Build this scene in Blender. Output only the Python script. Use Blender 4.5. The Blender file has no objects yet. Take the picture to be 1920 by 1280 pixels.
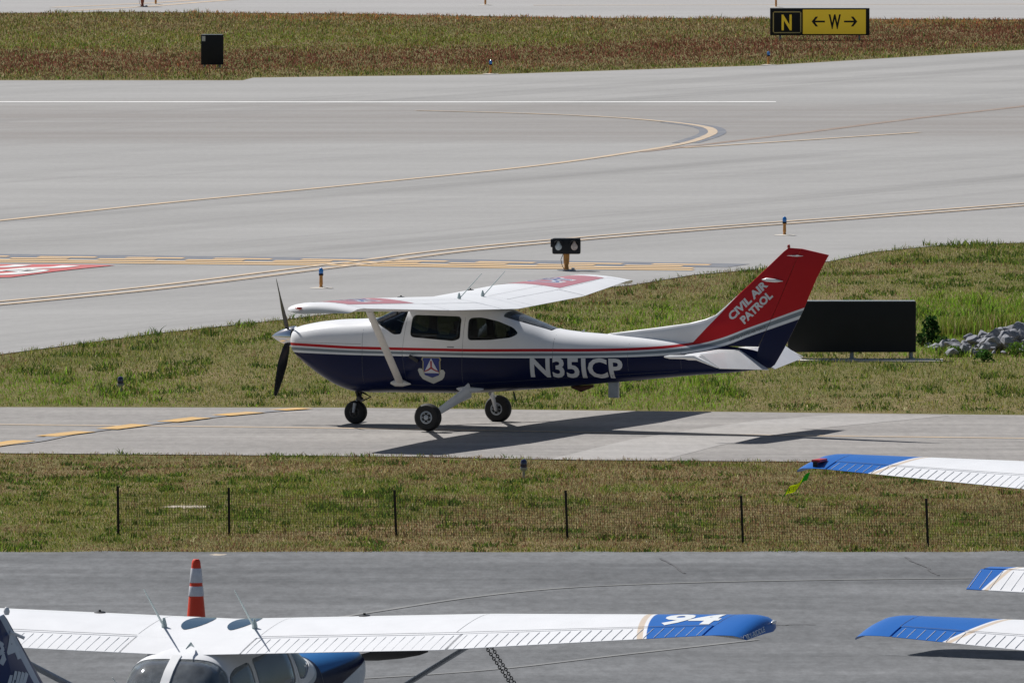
import bpy, bmesh, math, random
import numpy as np
from mathutils import Vector, Matrix
from mathutils.bvhtree import BVHTree
R = math.radians
S = bpy.context.scene
COL = S.collection
random.seed(7)
rng = np.random.default_rng(11)

# ------------------------------------------------------------------ camera
CAM_H = 12.2; FPX = 25000.0; HORIZ = -750.0
PITCH = math.atan((640 - HORIZ) / FPX)
cd = bpy.data.cameras.new('camera'); cam = bpy.data.objects.new('camera', cd); COL.objects.link(cam)
cam.location = (0, 0, CAM_H); cam.rotation_euler = (R(90) - PITCH, 0, 0)
cd.sensor_fit = 'HORIZONTAL'; cd.sensor_width = 36; cd.lens = FPX / 1920 * 36
cd.clip_start = 1; cd.clip_end = 20000
S.camera = cam
# ------------------------------------------------------------------ sky and sun
SUN_EL, SUN_AZ = R(48), R(-43)          # azimuth from +Y, positive towards +X
w = bpy.data.worlds.new('World'); S.world = w; w.use_nodes = True
nt = w.node_tree; nt.nodes.clear()
sky = nt.nodes.new('ShaderNodeTexSky'); sky.sky_type = 'NISHITA'; sky.sun_disc = False
sky.sun_elevation = SUN_EL; sky.sun_rotation = SUN_AZ % (2 * math.pi)
bg = nt.nodes.new('ShaderNodeBackground'); bg.inputs['Strength'].default_value = 0.05
out = nt.nodes.new('ShaderNodeOutputWorld')
nt.links.new(sky.outputs[0], bg.inputs[0]); nt.links.new(bg.outputs[0], out.inputs[0])
sl = bpy.data.lights.new('sun', 'SUN'); sl.energy = 5.0; sl.angle = R(0.53); sl.color = (1.0, 0.975, 0.94)
so = bpy.data.objects.new('sun', sl); COL.objects.link(so); so.location = (-40, 240, 80)
sd = Vector((math.cos(SUN_EL) * math.sin(SUN_AZ), math.cos(SUN_EL) * math.cos(SUN_AZ), math.sin(SUN_EL)))
so.rotation_euler = sd.to_track_quat('Z', 'Y').to_euler()
S.view_settings.view_transform = 'Standard'; S.view_settings.look = 'None'
S.view_settings.exposure = 0.03; S.view_settings.gamma = 1.0
S.view_settings.use_curve_mapping = False

# ------------------------------------------------------------------ where things stand
APRON_Z = 0.6; Y_AP = 162.3; Y_TX = 188.5
def gz(y):
    """height of the land: the apron is a little higher than the taxiway"""
    return APRON_Z * min(1.0, max(0.0, (Y_TX - y) / (Y_TX - Y_AP)))
cp, sp = math.cos(PITCH), math.sin(PITCH)
def P(x, y, z=0.0):
    d = (x - 960, FPX * cp + (640 - y) * sp, -FPX * sp + (640 - y) * cp)
    t = (z - CAM_H) / d[2]
    return Vector((d[0] * t, d[1] * t, z))
def PG(x, y, dz=0.0):
    z = 0.3
    for _ in range(25):
        p = P(x, y, z + dz); z = 0.5 * z + 0.5 * gz(p.y)
    return p

# ------------------------------------------------------------------ object helpers
def tag(o, label=None, cat=None, group=None, kind=None):
    if label: o['label'] = label
    if cat: o['category'] = cat
    if group: o['group'] = group
    if kind: o['kind'] = kind
    return o
def thing(name, loc, label, cat, rz=0, group=None, rot=None):
    o = bpy.data.objects.new(name, None); COL.objects.link(o); o.empty_display_size = 0.2
    o.location = loc; o.rotation_euler = rot if rot else (0, 0, rz)
    return tag(o, label, cat, group)
def mobj(name, verts, faces, mats, parent=None, smooth=False, fm=None, auto=None):
    me = bpy.data.meshes.new(name)
    me.from_pydata([tuple(v) for v in verts], [], [tuple(f) for f in faces])
    if not isinstance(mats, (list, tuple)): mats = [mats]
    for m in mats: me.materials.append(m)
    if fm is not None: me.polygons.foreach_set('material_index', fm)
    bm = bmesh.new(); bm.from_mesh(me)
    bmesh.ops.recalc_face_normals(bm, faces=bm.faces[:])
    if smooth or auto:
        for f in bm.faces: f.smooth = True
        lim = R(auto or 40)
        for e in bm.edges:
            if len(e.link_faces) == 2 and e.calc_face_angle(0) > lim: e.smooth = False
    bm.to_mesh(me); bm.free(); me.update()
    o = bpy.data.objects.new(name, me); COL.objects.link(o)
    if parent: o.parent = parent
    return o
class MB:
    """collects shapes into one mesh"""
    def __init__(s): s.v = []; s.f = []; s.m = []
    def add(s, v, f, mi=0):
        b = len(s.v); s.v += [Vector(q) for q in v]
        s.f += [tuple(i + b for i in q) for q in f]; s.m += [mi] * len(f); return s
    def box(s, c, d, mi=0, rot=None, bev=0.0, taper=None):
        x, y, z = d[0] / 2, d[1] / 2, d[2] / 2
        bm = bmesh.new(); bmesh.ops.create_cube(bm, size=1)
        for v in bm.verts:
            k = taper if (taper and v.co.z > 0) else 1
            v.co = Vector((v.co.x * 2 * x * k, v.co.y * 2 * y * k, v.co.z * 2 * z))
        if bev: bmesh.ops.bevel(bm, geom=bm.edges[:], offset=bev, segments=2, affect='EDGES', profile=.7)
        M = rot.to_matrix() if rot else Matrix.Identity(3)
        bm.verts.index_update()
        s.add([M @ v.co + Vector(c) for v in bm.verts], [[v.index for v in f.verts] for f in bm.faces], mi)
        bm.free(); return s
    def tube(s, pts, r, seg=10, mi=0, caps=True, sq=(1, 1), up=None):
        pts = [Vector(p) for p in pts]; n = len(pts)
        if not isinstance(r, (list, tuple)): r = [r] * n
        v = []; f = []
        for i, p in enumerate(pts):
            t = (pts[min(i + 1, n - 1)] - pts[max(i - 1, 0)]).normalized()
            u = Vector(up) if up else (Vector((0, 0, 1)) if abs(t.z) < .9 else Vector((0, 1, 0)))
            a = t.cross(u).normalized(); b = a.cross(t)
            for k in range(seg):
                th = 2 * math.pi * k / seg
                v.append(p + a * math.cos(th) * r[i] * sq[0] + b * math.sin(th) * r[i] * sq[1])
        for i in range(n - 1):
            for k in range(seg):
                k2 = (k + 1) % seg
                f.append((i * seg + k, i * seg + k2, (i + 1) * seg + k2, (i + 1) * seg + k))
        if caps: f.append(tuple(range(seg))[::-1]); f.append(tuple((n - 1) * seg + k for k in range(seg)))
        return s.add(v, f, mi)
    def lathe(s, prof, c=(0, 0, 0), axis='Z', seg=20, mi=0, mis=None):
        v = []; n = len(prof)
        for (r, h) in prof:
            for k in range(seg):
                th = 2 * math.pi * k / seg; a, b = r * math.cos(th), r * math.sin(th)
                q = {'Z': (a, b, h), 'Y': (a, h, b), 'X': (h, a, b)}[axis]
                v.append(Vector(q) + Vector(c))
        base = len(s.v)
        for i in range(n - 1):
            fs = []
            for k in range(seg):
                k2 = (k + 1) % seg
                fs.append((i * seg + k + base, i * seg + k2 + base, (i + 1) * seg + k2 + base, (i + 1) * seg + k + base))
            s.f += fs; s.m += [mis[i] if mis else mi] * len(fs)
        s.v += v
        s.f.append(tuple(base + k for k in range(seg))[::-1]); s.m.append(mis[0] if mis else mi)
        s.f.append(tuple(base + (n - 1) * seg + k for k in range(seg))); s.m.append(mis[-1] if mis else mi)
        return s
    def loft(s, rings, mi=0, caps=True):
        n = len(rings[0]); v = [p for r in rings for p in r]; f = []
        for i in range(len(rings) - 1):
            for k in range(n):
                k2 = (k + 1) % n
                f.append((i * n + k, i * n + k2, (i + 1) * n + k2, (i + 1) * n + k))
        if caps: f.append(tuple(range(n))[::-1]); f.append(tuple((len(rings) - 1) * n + k for k in range(n)))
        return s.add(v, f, mi)
    def build(s, name, mats, parent=None, smooth=True, auto=35):
        return mobj(name, s.v, s.f, mats, parent, smooth, s.m, auto if smooth else None)

# ------------------------------------------------------------------ materials
def nodes(m): m.use_nodes = True; return m.node_tree.nodes, m.node_tree.links
def bsdf(m): return m.node_tree.nodes['Principled BSDF']
def mat(name, col, rough=.5, metal=0., spec=.5, var=.0, scale=6., coat=0., bump=0.):
    m = bpy.data.materials.new(name); N, L = nodes(m); b = bsdf(m)
    b.inputs['Base Color'].default_value = (*col, 1); b.inputs['Roughness'].default_value = rough
    b.inputs['Metallic'].default_value = metal; b.inputs['Specular IOR Level'].default_value = spec
    b.inputs['Coat Weight'].default_value = coat; b.inputs['Coat Roughness'].default_value = .05
    if var or bump:
        tc = N.new('ShaderNodeTexCoord'); no = N.new('ShaderNodeTexNoise')
        no.inputs['Scale'].default_value = scale; no.inputs['Detail'].default_value = 6
        L.new(tc.outputs['Object'], no.inputs['Vector'])
        if var:
            r = N.new('ShaderNodeValToRGB')
            r.color_ramp.elements[0].position = .3; r.color_ramp.elements[1].position = .7
            r.color_ramp.elements[0].color = (*[c * (1 - var) for c in col], 1)
            r.color_ramp.elements[1].color = (*[min(1, c * (1 + var)) for c in col], 1)
            L.new(no.outputs['Fac'], r.inputs[0]); L.new(r.outputs[0], b.inputs['Base Color'])
        if bump:
            bp = N.new('ShaderNodeBump'); bp.inputs['Strength'].default_value = bump; bp.inputs['Distance'].default_value = .02
            L.new(no.outputs['Fac'], bp.inputs['Height']); L.new(bp.outputs[0], b.inputs['Normal'])
    return m
def math_node(N, L, op, a, b=None, c=None, clamp=False):
    n = N.new('ShaderNodeMath'); n.operation = op; n.use_clamp = clamp
    for i, q in enumerate((a, b, c)):
        if q is None: continue
        if isinstance(q, (int, float)): n.inputs[i].default_value = q
        else: L.new(q, n.inputs[i])
    return n.outputs[0]
def mixc(N, L, fac, a, b):
    n = N.new('ShaderNodeMix'); n.data_type = 'RGBA'
    for k, q in ((0, fac), (6, a), (7, b)):
        if isinstance(q, (int, float)): n.inputs[k].default_value = q
        elif isinstance(q, tuple): n.inputs[k].default_value = (*q, 1)
        else: L.new(q, n.inputs[k])
    return n.outputs[2]
def noise(N, L, vec, scale, detail=5, rough=.55, stretch=None):
    if stretch:
        mp = N.new('ShaderNodeMapping'); mp.inputs['Scale'].default_value = stretch
        L.new(vec, mp.inputs['Vector']); vec = mp.outputs[0]
    n = N.new('ShaderNodeTexNoise'); n.inputs['Scale'].default_value = scale
    n.inputs['Detail'].default_value = detail; n.inputs['Roughness'].default_value = rough
    L.new(vec, n.inputs['Vector']); return n.outputs['Fac']
def ramp(N, L, fac, stops, interp='LINEAR'):
    r = N.new('ShaderNodeValToRGB'); cr = r.color_ramp; cr.interpolation = interp
    while len(cr.elements) < len(stops): cr.elements.new(.5)
    for e, (p, c) in zip(cr.elements, stops):
        e.position = p; e.color = (*c, 1) if isinstance(c, tuple) else (c, c, c, 1)
    L.new(fac, r.inputs[0]); return r.outputs[0]
def mapr(N, L, v, a, b, c=0., d=1.):
    n = N.new('ShaderNodeMapRange')
    for i, q in enumerate((a, b, c, d)): n.inputs[i + 1].default_value = q
    L.new(v, n.inputs[0]); return n.outputs[0]

def pavement(name, c1, c2, streak=(.02, .3, 1), bandy=None, bandc=None, grain=.12, rot=None):
    """weathered pavement: streaks along the traffic, blotches, fine grain"""
    m = bpy.data.materials.new(name); N, L = nodes(m); b = bsdf(m)
    tc = N.new('ShaderNodeTexCoord'); v = tc.outputs['Object']
    n1 = noise(N, L, v, 1.0, 8, .6, streak); n2 = noise(N, L, v, .16, 5, .6, (.35, 1, 1))
    base = mixc(N, L, mapr(N, L, n1, .34, .66), c1, c2)
    base = mixc(N, L, math_node(N, L, 'MULTIPLY', mapr(N, L, n2, .42, .7), .55), base, tuple(c * .84 for c in c1))
    if rot is not None:                       # tyre and water streaks along the runway
        mp = N.new('ShaderNodeMapping'); mp.vector_type = 'TEXTURE'; mp.inputs['Rotation'].default_value = (0, 0, R(rot)); L.new(v, mp.inputs['Vector'])
        n5 = noise(N, L, mp.outputs[0], 1.0, 7, .62, (.015, .55, 1)); n6 = noise(N, L, mp.outputs[0], 1.0, 3, .5, (.02, .12, 1))
        base = mixc(N, L, math_node(N, L, 'MULTIPLY', math_node(N, L, 'MULTIPLY', mapr(N, L, n5, .48, .66), mapr(N, L, n6, .4, .6)), 1.), base, tuple(c * .80 for c in c2))
    if bandy:
        sx = N.new('ShaderNodeSeparateXYZ'); L.new(v, sx.inputs[0])
        wob = noise(N, L, v, 1.0, 5, .6, (.05, .11, 1))
        yy = math_node(N, L, 'ADD', sx.outputs[1], math_node(N, L, 'MULTIPLY_ADD', wob, 16., -8.))
        lo = mapr(N, L, yy, bandy[0], bandy[0] + 7.); hi = mapr(N, L, yy, bandy[1] - 5., bandy[1], 1, 0); n7 = noise(N, L, v, 1.0, 6, .65, (.03, .5, 1))
        fac = math_node(N, L, 'MULTIPLY', math_node(N, L, 'MULTIPLY', lo, hi), mapr(N, L, n7, .35, .62, .35, 1))
        base = mixc(N, L, fac, base, bandc)
    n3 = noise(N, L, v, 14, 4, .75, (.5, .12, 1)); n4 = noise(N, L, v, 3.2, 6, .7, (.14, .3, 1))
    g = math_node(N, L, 'MULTIPLY', mapr(N, L, n3, .25, .75, 1 - grain, 1 + grain), mapr(N, L, n4, .3, .7, 1 - grain * .6, 1 + grain * .6))
    vm = N.new('ShaderNodeVectorMath'); vm.operation = 'SCALE'; L.new(base, vm.inputs[0]); L.new(g, vm.inputs['Scale'])
    L.new(vm.outputs[0], b.inputs['Base Color'])
    b.inputs['Roughness'].default_value = .9; b.inputs['Specular IOR Level'].default_value = .25
    bp = N.new('ShaderNodeBump'); bp.inputs['Strength'].default_value = .25; bp.inputs['Distance'].default_value = .01
    L.new(n3, bp.inputs['Height']); L.new(bp.outputs[0], b.inputs['Normal'])
    return m
def paint_worn(name, c, under, wear=.5):
    m = bpy.data.materials.new(name); N, L = nodes(m); b = bsdf(m)
    tc = N.new('ShaderNodeTexCoord'); v = tc.outputs['Object']
    n = noise(N, L, v, 5, 8, .75, (.3, .3, 1))
    L.new(mixc(N, L, mapr(N, L, n, wear - .12, wear + .2), c, under), b.inputs['Base Color'])
    b.inputs['Roughness'].default_value = .8; return m

M = {}
M['concrete'] = pavement('concrete', (.358, .350, .340), (.305, .298, .289), bandy=(297, 324), bandc=(.255, .238, .225), grain=.05, rot=62)
M['far_concrete'] = pavement('far_concrete', (.385, .375, .365), (.335, .325, .317), grain=.06)
M['taxi'] = pavement('taxiway_asphalt', (.335, .315, .296), (.235, .221, .21), (.12, .9, 1), grain=.15)
M['taxi_light'] = pavement('taxiway_patch', (.40, .38, .362), (.33, .313, .298), (.12, .9, 1), grain=.12)
M['apron'] = pavement('apron_asphalt', (.178, .182, .188), (.105, .108, .113), (.10, .45, 1), grain=.26)
M['yellow'] = paint_worn('yellow_paint', (.56, .42, .28), (.37, .33, .28), .52)
M['hold_yellow'] = paint_worn('hold_line_yellow', (.74, .49, .24), (.55, .42, .30), .62)
M['yellow_bright'] = paint_worn('bright_yellow_paint', (.62, .37, .11), (.38, .32, .24), .55)
M['dash_line'] = paint_worn('faded_dark_paint', (.21, .215, .235), (.27, .26, .25), .48)
M['white_line'] = paint_worn('white_paint_line', (.74, .73, .71), (.5, .49, .47), .6)
M['pale_line'] = paint_worn('pale_worn_line', (.235, .235, .228), (.17, .172, .177), .5)
M['black_line'] = paint_worn('black_paint', (.135, .145, .175), (.24, .24, .24), .55)
M['red_sign_paint'] = paint_worn('red_surface_paint', (.50, .10, .10), (.42, .22, .20), .62)
M['rust_line'] = paint_worn('dark_joint', (.24, .17, .13), (.32, .29, .26), .55)
M['white'] = mat('white_aircraft_paint', (.85, .85, .85), .28, spec=.5, var=.03, scale=2.5, coat=.25)
M['chrome'] = mat('polished_spinner', (.75, .76, .78), .12, 1.)
M['metal'] = mat('grey_metal', (.33, .34, .35), .4, .8, var=.15, scale=12)
M['dark_metal'] = mat('dark_metal', (.05, .05, .052), .45, .6, var=.2, scale=9)
M['rubber'] = mat('tyre_rubber', (.012, .012, .013), .75, var=.3, scale=20)
M['black'] = mat('black_enamel', (.008, .009, .013), .5, spec=.35, var=.2, scale=3)
M['prop'] = mat('propeller_black', (.02, .02, .02), .4, spec=.5)
M['antenna'] = mat('antenna_grey_green', (.38, .46, .46), .4)
M['orange'] = mat('orange_paint', (.55, .24, .05), .5, var=.25, scale=14)
M['rust'] = mat('rusty_orange', (.36, .10, .05), .6, var=.3, scale=14)
M['brown'] = mat('brown_lens', (.10, .045, .03), .4)
M['leg_grey'] = mat('galvanised_grey', (.35, .38, .42), .45, .5, var=.12, scale=10)
M['slab'] = mat('pale_concrete_slab', (.58, .54, .47), .9, var=.15, scale=4)
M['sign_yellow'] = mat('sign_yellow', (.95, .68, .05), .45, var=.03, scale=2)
bsdf(M['sign_yellow']).inputs['Emission Color'].default_value = (.95, .62, .03, 1); bsdf(M['sign_yellow']).inputs['Emission Strength'].default_value = .13   # faint glow added to brighten the shaded yellow face and letter
M['seat'] = mat('seat_fabric', (.09, .08, .07), .9, var=.2, scale=15)
M['lining'] = mat('cabin_lining', (.05, .048, .045), .9)
M['beige'] = mat('strut_warm_white', (.66, .645, .62), .35, var=.05, scale=4)
M['seam'] = mat('seam_sealant', (.10, .105, .12), .6)
def glass(name, tint, gl=(.9, .95, 1)):
    m = bpy.data.materials.new(name); N, L = nodes(m); N.clear()
    o = N.new('ShaderNodeOutputMaterial'); mx = N.new('ShaderNodeMixShader'); fr = N.new('ShaderNodeFresnel')
    fr.inputs[0].default_value = 1.33
    t = N.new('ShaderNodeBsdfTransparent'); t.inputs[0].default_value = (*tint, 1)
    g = N.new('ShaderNodeBsdfGlossy'); g.inputs['Roughness'].default_value = .04; g.inputs[0].default_value = (*gl, 1)
    L.new(fr.outputs[0], mx.inputs[0]); L.new(t.outputs[0], mx.inputs[1]); L.new(g.outputs[0], mx.inputs[2]); L.new(mx.outputs[0], o.inputs[0])
    return m
M['glass'] = glass('cabin_glass', (.42, .45, .47))
M['glass_dark'] = glass('tinted_glass', (.30, .36, .42))
def lens(name, col):
    m = mat(name, col, .12, spec=.6); b = bsdf(m); b.inputs['Transmission Weight'].default_value = .35; b.inputs['Coat Weight'].default_value = .6
    return m
M['parked_glass'] = glass('parked_glass', (.78, .82, .84)); M['parked_glass'].node_tree.nodes['Fresnel'].inputs[0].default_value = 1.65
def dusty(m, fac):                        # dust and fine scratches on old acrylic
    N, L = nodes(m); o = [n for n in N if n.type == 'OUTPUT_MATERIAL'][0]; src = o.inputs[0].links[0].from_socket
    d = N.new('ShaderNodeBsdfDiffuse'); d.inputs[0].default_value = (.6, .64, .66, 1); x = N.new('ShaderNodeMixShader')
    tc = N.new('ShaderNodeTexCoord'); L.new(mapr(N, L, noise(N, L, tc.outputs['Object'], 9, 7, .7), .3, .7, fac * .5, fac * 1.5), x.inputs[0])
    L.new(src, x.inputs[1]); L.new(d.outputs[0], x.inputs[2]); L.new(x.outputs[0], o.inputs[0])
dusty(M['parked_glass'], .17); dusty(M['glass_dark'], .12)
M['blue_lens'] = lens('blue_lens', (.02, .24, .68)); M['navy_lens'] = lens('navy_lens', (.012, .008, .10))
M['clear_lens'] = mat('clear_lens', (.50, .55, .58), .2, spec=.7, var=.15, scale=30, coat=.5)
M['amber_lens'] = mat('pale_amber_lens', (.58, .48, .44), .2, spec=.7, var=.2, scale=30, coat=.5)

# ------------------------------------------------------------------ ground, pavements, markings (the setting)
def sheet(name, pts, z, material, kind='structure', dz=None):
    """flat polygon from picture outline points, laid on the land; split in rows where the land slopes"""
    v = []
    for (x, y) in pts:
        p = PG(x, y, z) if dz else P(x, y, z)
        v.append(p)
    bm = bmesh.new(); bv = [bm.verts.new(q) for q in v]; bm.faces.new(bv)
    bmesh.ops.triangulate(bm, faces=bm.faces[:])
    me = bpy.data.meshes.new(name); bm.to_mesh(me); bm.free(); me.materials.append(material)
    for p in me.polygons:
        if p.normal.z < 0: p.flip()
    o = bpy.data.objects.new(name, me); COL.objects.link(o)
    if kind: o['kind'] = kind
    return o
def soil_material():
    m = bpy.data.materials.new('soil'); N, L = nodes(m); b = bsdf(m)
    v = N.new('ShaderNodeTexCoord').outputs['Object']
    a = noise(N, L, v, .5, 8, .65, (.5, .5, 1)); c = noise(N, L, v, 9, 6, .7, (1, .4, 1))
    base = ramp(N, L, a, [(.3, (.115, .118, .038)), (.5, (.165, .142, .063)), (.7, (.23, .175, .095))])
    g = mapr(N, L, c, .25, .75, .55, 1.4)
    vm = N.new('ShaderNodeVectorMath'); vm.operation = 'SCALE'; L.new(base, vm.inputs[0]); L.new(g, vm.inputs['Scale'])
    L.new(vm.outputs[0], b.inputs['Base Color']); b.inputs['Roughness'].default_value = 1; b.inputs['Specular IOR Level'].default_value = .05
    return m
M['soil'] = soil_material()
ys = [-300, 0, Y_AP] + [Y_AP + (Y_TX - Y_AP) * k / 8 for k in range(1, 9)] + [260, 500, 2000, 9000]
xs = [-4000, -200, -40, 0, 40, 200, 4000]
gv = [(x, y, gz(y)) for y in ys for x in xs]; nx = len(xs)
gf = [(j * nx + i, j * nx + i + 1, (j + 1) * nx + i + 1, (j + 1) * nx + i) for j in range(len(ys) - 1) for i in range(nx - 1)]
g = mobj('ground', gv, gf, M['soil']); g['kind'] = 'structure'

# outlines in picture coordinates, left to right (they run on past both sides of the frame)
E_FAR_TOP = [(-900, 30), (0, 25), (250, 23), (640, 26), (1100, 34), (1920, 37), (2900, 42)]
E_FAR_BOT = [(-900, 151), (0, 151), (455, 151), (475, 146), (920, 140), (1440, 123), (1920, 94), (2900, 30)]
E_MID_TOP = [(-900, 790), (0, 664), (300, 624), (530, 599), (800, 566), (1180, 535), (1300, 515), (1480, 500), (1560, 489), (1640, 472), (1760, 460), (1920, 455), (2900, 438)]
E_MID_BOT = [(-900, 757), (0, 763), (640, 764), (1000, 768), (1560, 774), (1920, 778), (2900, 786)]
E_TAX_BOT = [(-900, 838), (0, 849), (740, 855), (1100, 862), (1920, 868), (2900, 877)]
sheet('runway', [(-900, 151)] + E_FAR_BOT[1:] + [(2900, 438)] + E_MID_TOP[::-1][1:-1] + [(-900, 757), ], .012, M['concrete'])
sheet('far_taxiway', [(-1500, -160), (3400, -160)] + E_FAR_TOP[::-1], .012, M['far_concrete'])
sheet('taxiway', E_MID_BOT + E_TAX_BOT[::-1], .012, M['taxi'])
av = [(-60, -60, 0), (60, -60, 0), (60, Y_AP, 0), (-60, Y_AP, 0)]
# wavering edge of the apron
ev = [(-60, -60)] + [(60, -60)] + [(x, Y_AP + rng.uniform(-.12, .12)) for x in np.arange(60, -60.1, -.5)]
bm = bmesh.new(); bm.faces.new([bm.verts.new((x, y, APRON_Z + .012)) for x, y in ev]); bmesh.ops.triangulate(bm, faces=bm.faces[:])
me = bpy.data.meshes.new('apron'); bm.to_mesh(me); bm.free(); me.materials.append(M['apron'])
for p in me.polygons:
    if p.normal.z < 0: p.flip()
ao = bpy.data.objects.new('apron', me); COL.objects.link(ao); ao['kind'] = 'structure'

def polyline(pts, n=14):
    """smooth curve through picture points"""
    q = [Vector((a, b, 0)) for a, b in pts]
    if len(q) == 2: return [q[0].lerp(q[1], k / n) for k in range(n + 1)]
    o = []
    for i in range(len(q) - 1):
        p0, p1, p2, p3 = q[max(i - 1, 0)], q[i], q[i + 1], q[min(i + 2, len(q) - 1)]
        for k in range(n):
            t = k / n
            o.append(.5 * ((2 * p1) + (p2 - p0) * t + (2 * p0 - 5 * p1 + 4 * p2 - p3) * t * t + (3 * p1 - p0 - 3 * p2 + p3) * t ** 3))
    return o + [q[-1]]
def stripe(name, pts, width, z, material, off=0., build=True, land=False):
    """painted line of true width (m) on the pavement"""
    c = [(PG(q.x, q.y, z) if land else P(q.x, q.y, z)) for q in polyline(pts)]
    v = []; f = []
    for i, p in enumerate(c):
        t = (c[min(i + 1, len(c) - 1)] - c[max(i - 1, 0)]); t.z = 0; t.normalize()
        n = Vector((-t.y, t.x, 0))
        v += [p + n * (off + width / 2), p + n * (off - width / 2)]
        if i: k = 2 * i; f.append((k - 2, k - 1, k + 1, k))
    if not build: return v, f
    o = mobj(name, v, f, material); o['kind'] = 'structure'; return o
Z1, Z2, Z3 = .017, .022, .027
stripe('runway_edge_line', [(-900, 190), (0, 191), (800, 191.5), (1455, 191)], .55, Z1, M['white_line'])
L1 = [(-700, 487), (0, 413), (300, 381), (640, 348), (1000, 311), (1200, 283), (1285, 268), (1328, 254), (1336, 245), (1318, 237), (1260, 229), (1150, 220), (1000, 213), (780, 207)]
stripe('lead_in_line_border', L1[6:11], .62, Z1, M['black_line'])
stripe('lead_in_line', L1, .22, Z2, M['yellow'])
stripe('runway_joint', [(1200, 285), (1480, 252), (1700, 224), (1920, 199), (2600, 120)], .28, Z1, M['rust_line'])
stripe('lead_out_line', [(1280, 277), (1500, 263), (1722, 248)], .2, Z2, M['yellow'])
L4 = [(-700, 632), (0, 568), (300, 538), (560, 506), (700, 489), (840, 471), (1000, 455), (1300, 430), (1600, 408), (1920, 383), (2700, 322)]
stripe('taxi_line_border', L4, 1.0, .0145, M['taxi_light'])
mb = MB()
for s_ in (-1, 1): mb.add(*stripe('', L4, .17, Z2, None, off=.27 * s_, build=False))
mb.v = [q + Vector((0, 0, Z3 - Z2)) for q in mb.v]; o = mb.build('taxi_line', M['yellow'], None, False); o['kind'] = 'structure'
# runway hold position marking: two solid lines near, two dashed lines beyond, black backing
HL = [(-700, 480.5), (0, 488), (640, 494.5), (1000, 500), (1300, 503.5), (1420, 505)]
stripe('hold_marking_backing', [(-700, 472), (0, 479.5), (640, 486.5), (1000, 491.5), (1385, 498)], 1.35, Z1, M['black_line'])
mb = MB()
for dy in (2.2, -1.2): mb.add(*stripe('', [(x, y + dy) for x, y in HL[:-1]], .33, Z2, None, build=False))
for k in range(-4, 8):
    x0 = 34 + 164.5 * k
    for row, dy in ((0, -4.6), (1, -7.8)):
        a = x0 + 52 * row - 14; b_ = a + 108
        yy = lambda x: np.interp(x, [h[0] for h in HL], [h[1] for h in HL]) + dy
        mb.add(*stripe('', [(a, yy(a)), (b_, yy(b_))], .33, Z2, None, build=False))
o = mb.build('hold_position_marking', M['hold_yellow'], None, False); o['kind'] = 'structure'
# red painted surface sign at the left edge of the picture, with white strokes
sheet('painted_surface_sign', [(-260, 492), (0, 495.2), (130, 495.6), (216, 497), (150, 503.5), (100, 509), (40, 517), (20, 519.5), (-40, 520.5), (-260, 529)], Z2 + .002, M['red_sign_paint'])
mb = MB()
for pts, wd in (([(-60, 500.5), (0, 500), (25, 498.6), (44, 496.3)], .34), ([(-20, 508), (20, 506), (60, 502.4), (105, 500.8), (134, 497.6)], .36),
                ([(72, 506.2), (60, 508.6), (30, 512), (0, 513.8), (-40, 515)], .42), ([(20, 508.2), (50, 506.6), (76, 504.6)], .45)):
    mb.add(*stripe('', pts, wd, Z3 + .004, None, build=False))
o = mb.build('painted_sign_lettering', M['white_line'], None, False); o['kind'] = 'structure'
# taxiway where the aircraft is: centreline, crossing dashed line, paler patch
stripe('taxiway_centerline', [(-700, 787), (0, 795), (640, 802), (1300, 813), (1920, 821), (2600, 830)], .19, Z1, M['yellow'])
sheet('taxiway_patch', [(1030, 860.5), (1180, 824), (1290, 806), (1420, 788), (1580, 776), (1780, 779), (1560, 800), (1480, 811), (1350, 834), (1240, 862.5)], .0145, M['taxi_light'])
DASH = [(-40, 838, 46, 825), (86, 817, 160, 808), (200, 803.5, 266, 795), (313, 790, 378, 782), (413, 778, 480, 772), (520, 768, 572, 764.5)]
stripe('crossing_line_border', [(-120, 842), (40, 829.5), (130, 813), (235, 799), (350, 786), (450, 775), (560, 766)], .26, Z2, M['dash_line'])
mb = MB()
for a, b_, c, d in DASH: mb.add(*stripe('', [(a, b_), ((a + c) / 2, (b_ + d) / 2), (c, d)], .36, Z3, None, build=False))
o = mb.build('crossing_dashed_line', M['yellow_bright'], None, False); o['kind'] = 'structure'
# faint old lines, cracks on the apron
za = .018
def astripe(name, pts, wdt, m): return stripe(name, pts, wdt, za, m, land=True)
astripe('apron_worn_line', [(600, 1162), (720, 1143), (880, 1119), (1060, 1101), (1300, 1091), (1560, 1086), (1820, 1083), (2300, 1079)], .09, M['pale_line'])
astripe('apron_faint_line', [(560, 1278), (900, 1256), (1150, 1228), (1420, 1198)], .09, M['pale_line'])
M['crack'] = mat('crack_filler', (.085, .085, .09), .9, var=.5, scale=30)
for pts in ([(1698, 1044), (1712, 1052), (1733, 1060), (1743, 1068), (1760, 1078)], [(1238, 1046), (1262, 1058), (1284, 1074)], [(1452, 1172), (1490, 1169.5), (1530, 1170)]):
    q = []
    for i in range(len(pts) - 1):
        for k in range(4):
            t = k / 4; q.append((pts[i][0] * (1 - t) + pts[i + 1][0] * t + random.uniform(-2, 2), pts[i][1] * (1 - t) + pts[i + 1][1] * t + random.uniform(-.8, .8)))
    astripe('apron_crack', q + [pts[-1]], .035, M['crack'])
# far taxiway lines at the top of the picture
for pts in ([(140, 20), (280, 12), (420, 1), (700, -18)], [(100, 14), (280, 6), (420, -4), (700, -24)]):
    stripe('far_taxi_line', pts, .35, Z1, M['yellow'])
stripe('far_taxi_line', [(1000, 10), (1500, 9), (2400, 7)], .3, Z1, M['yellow'])
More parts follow.
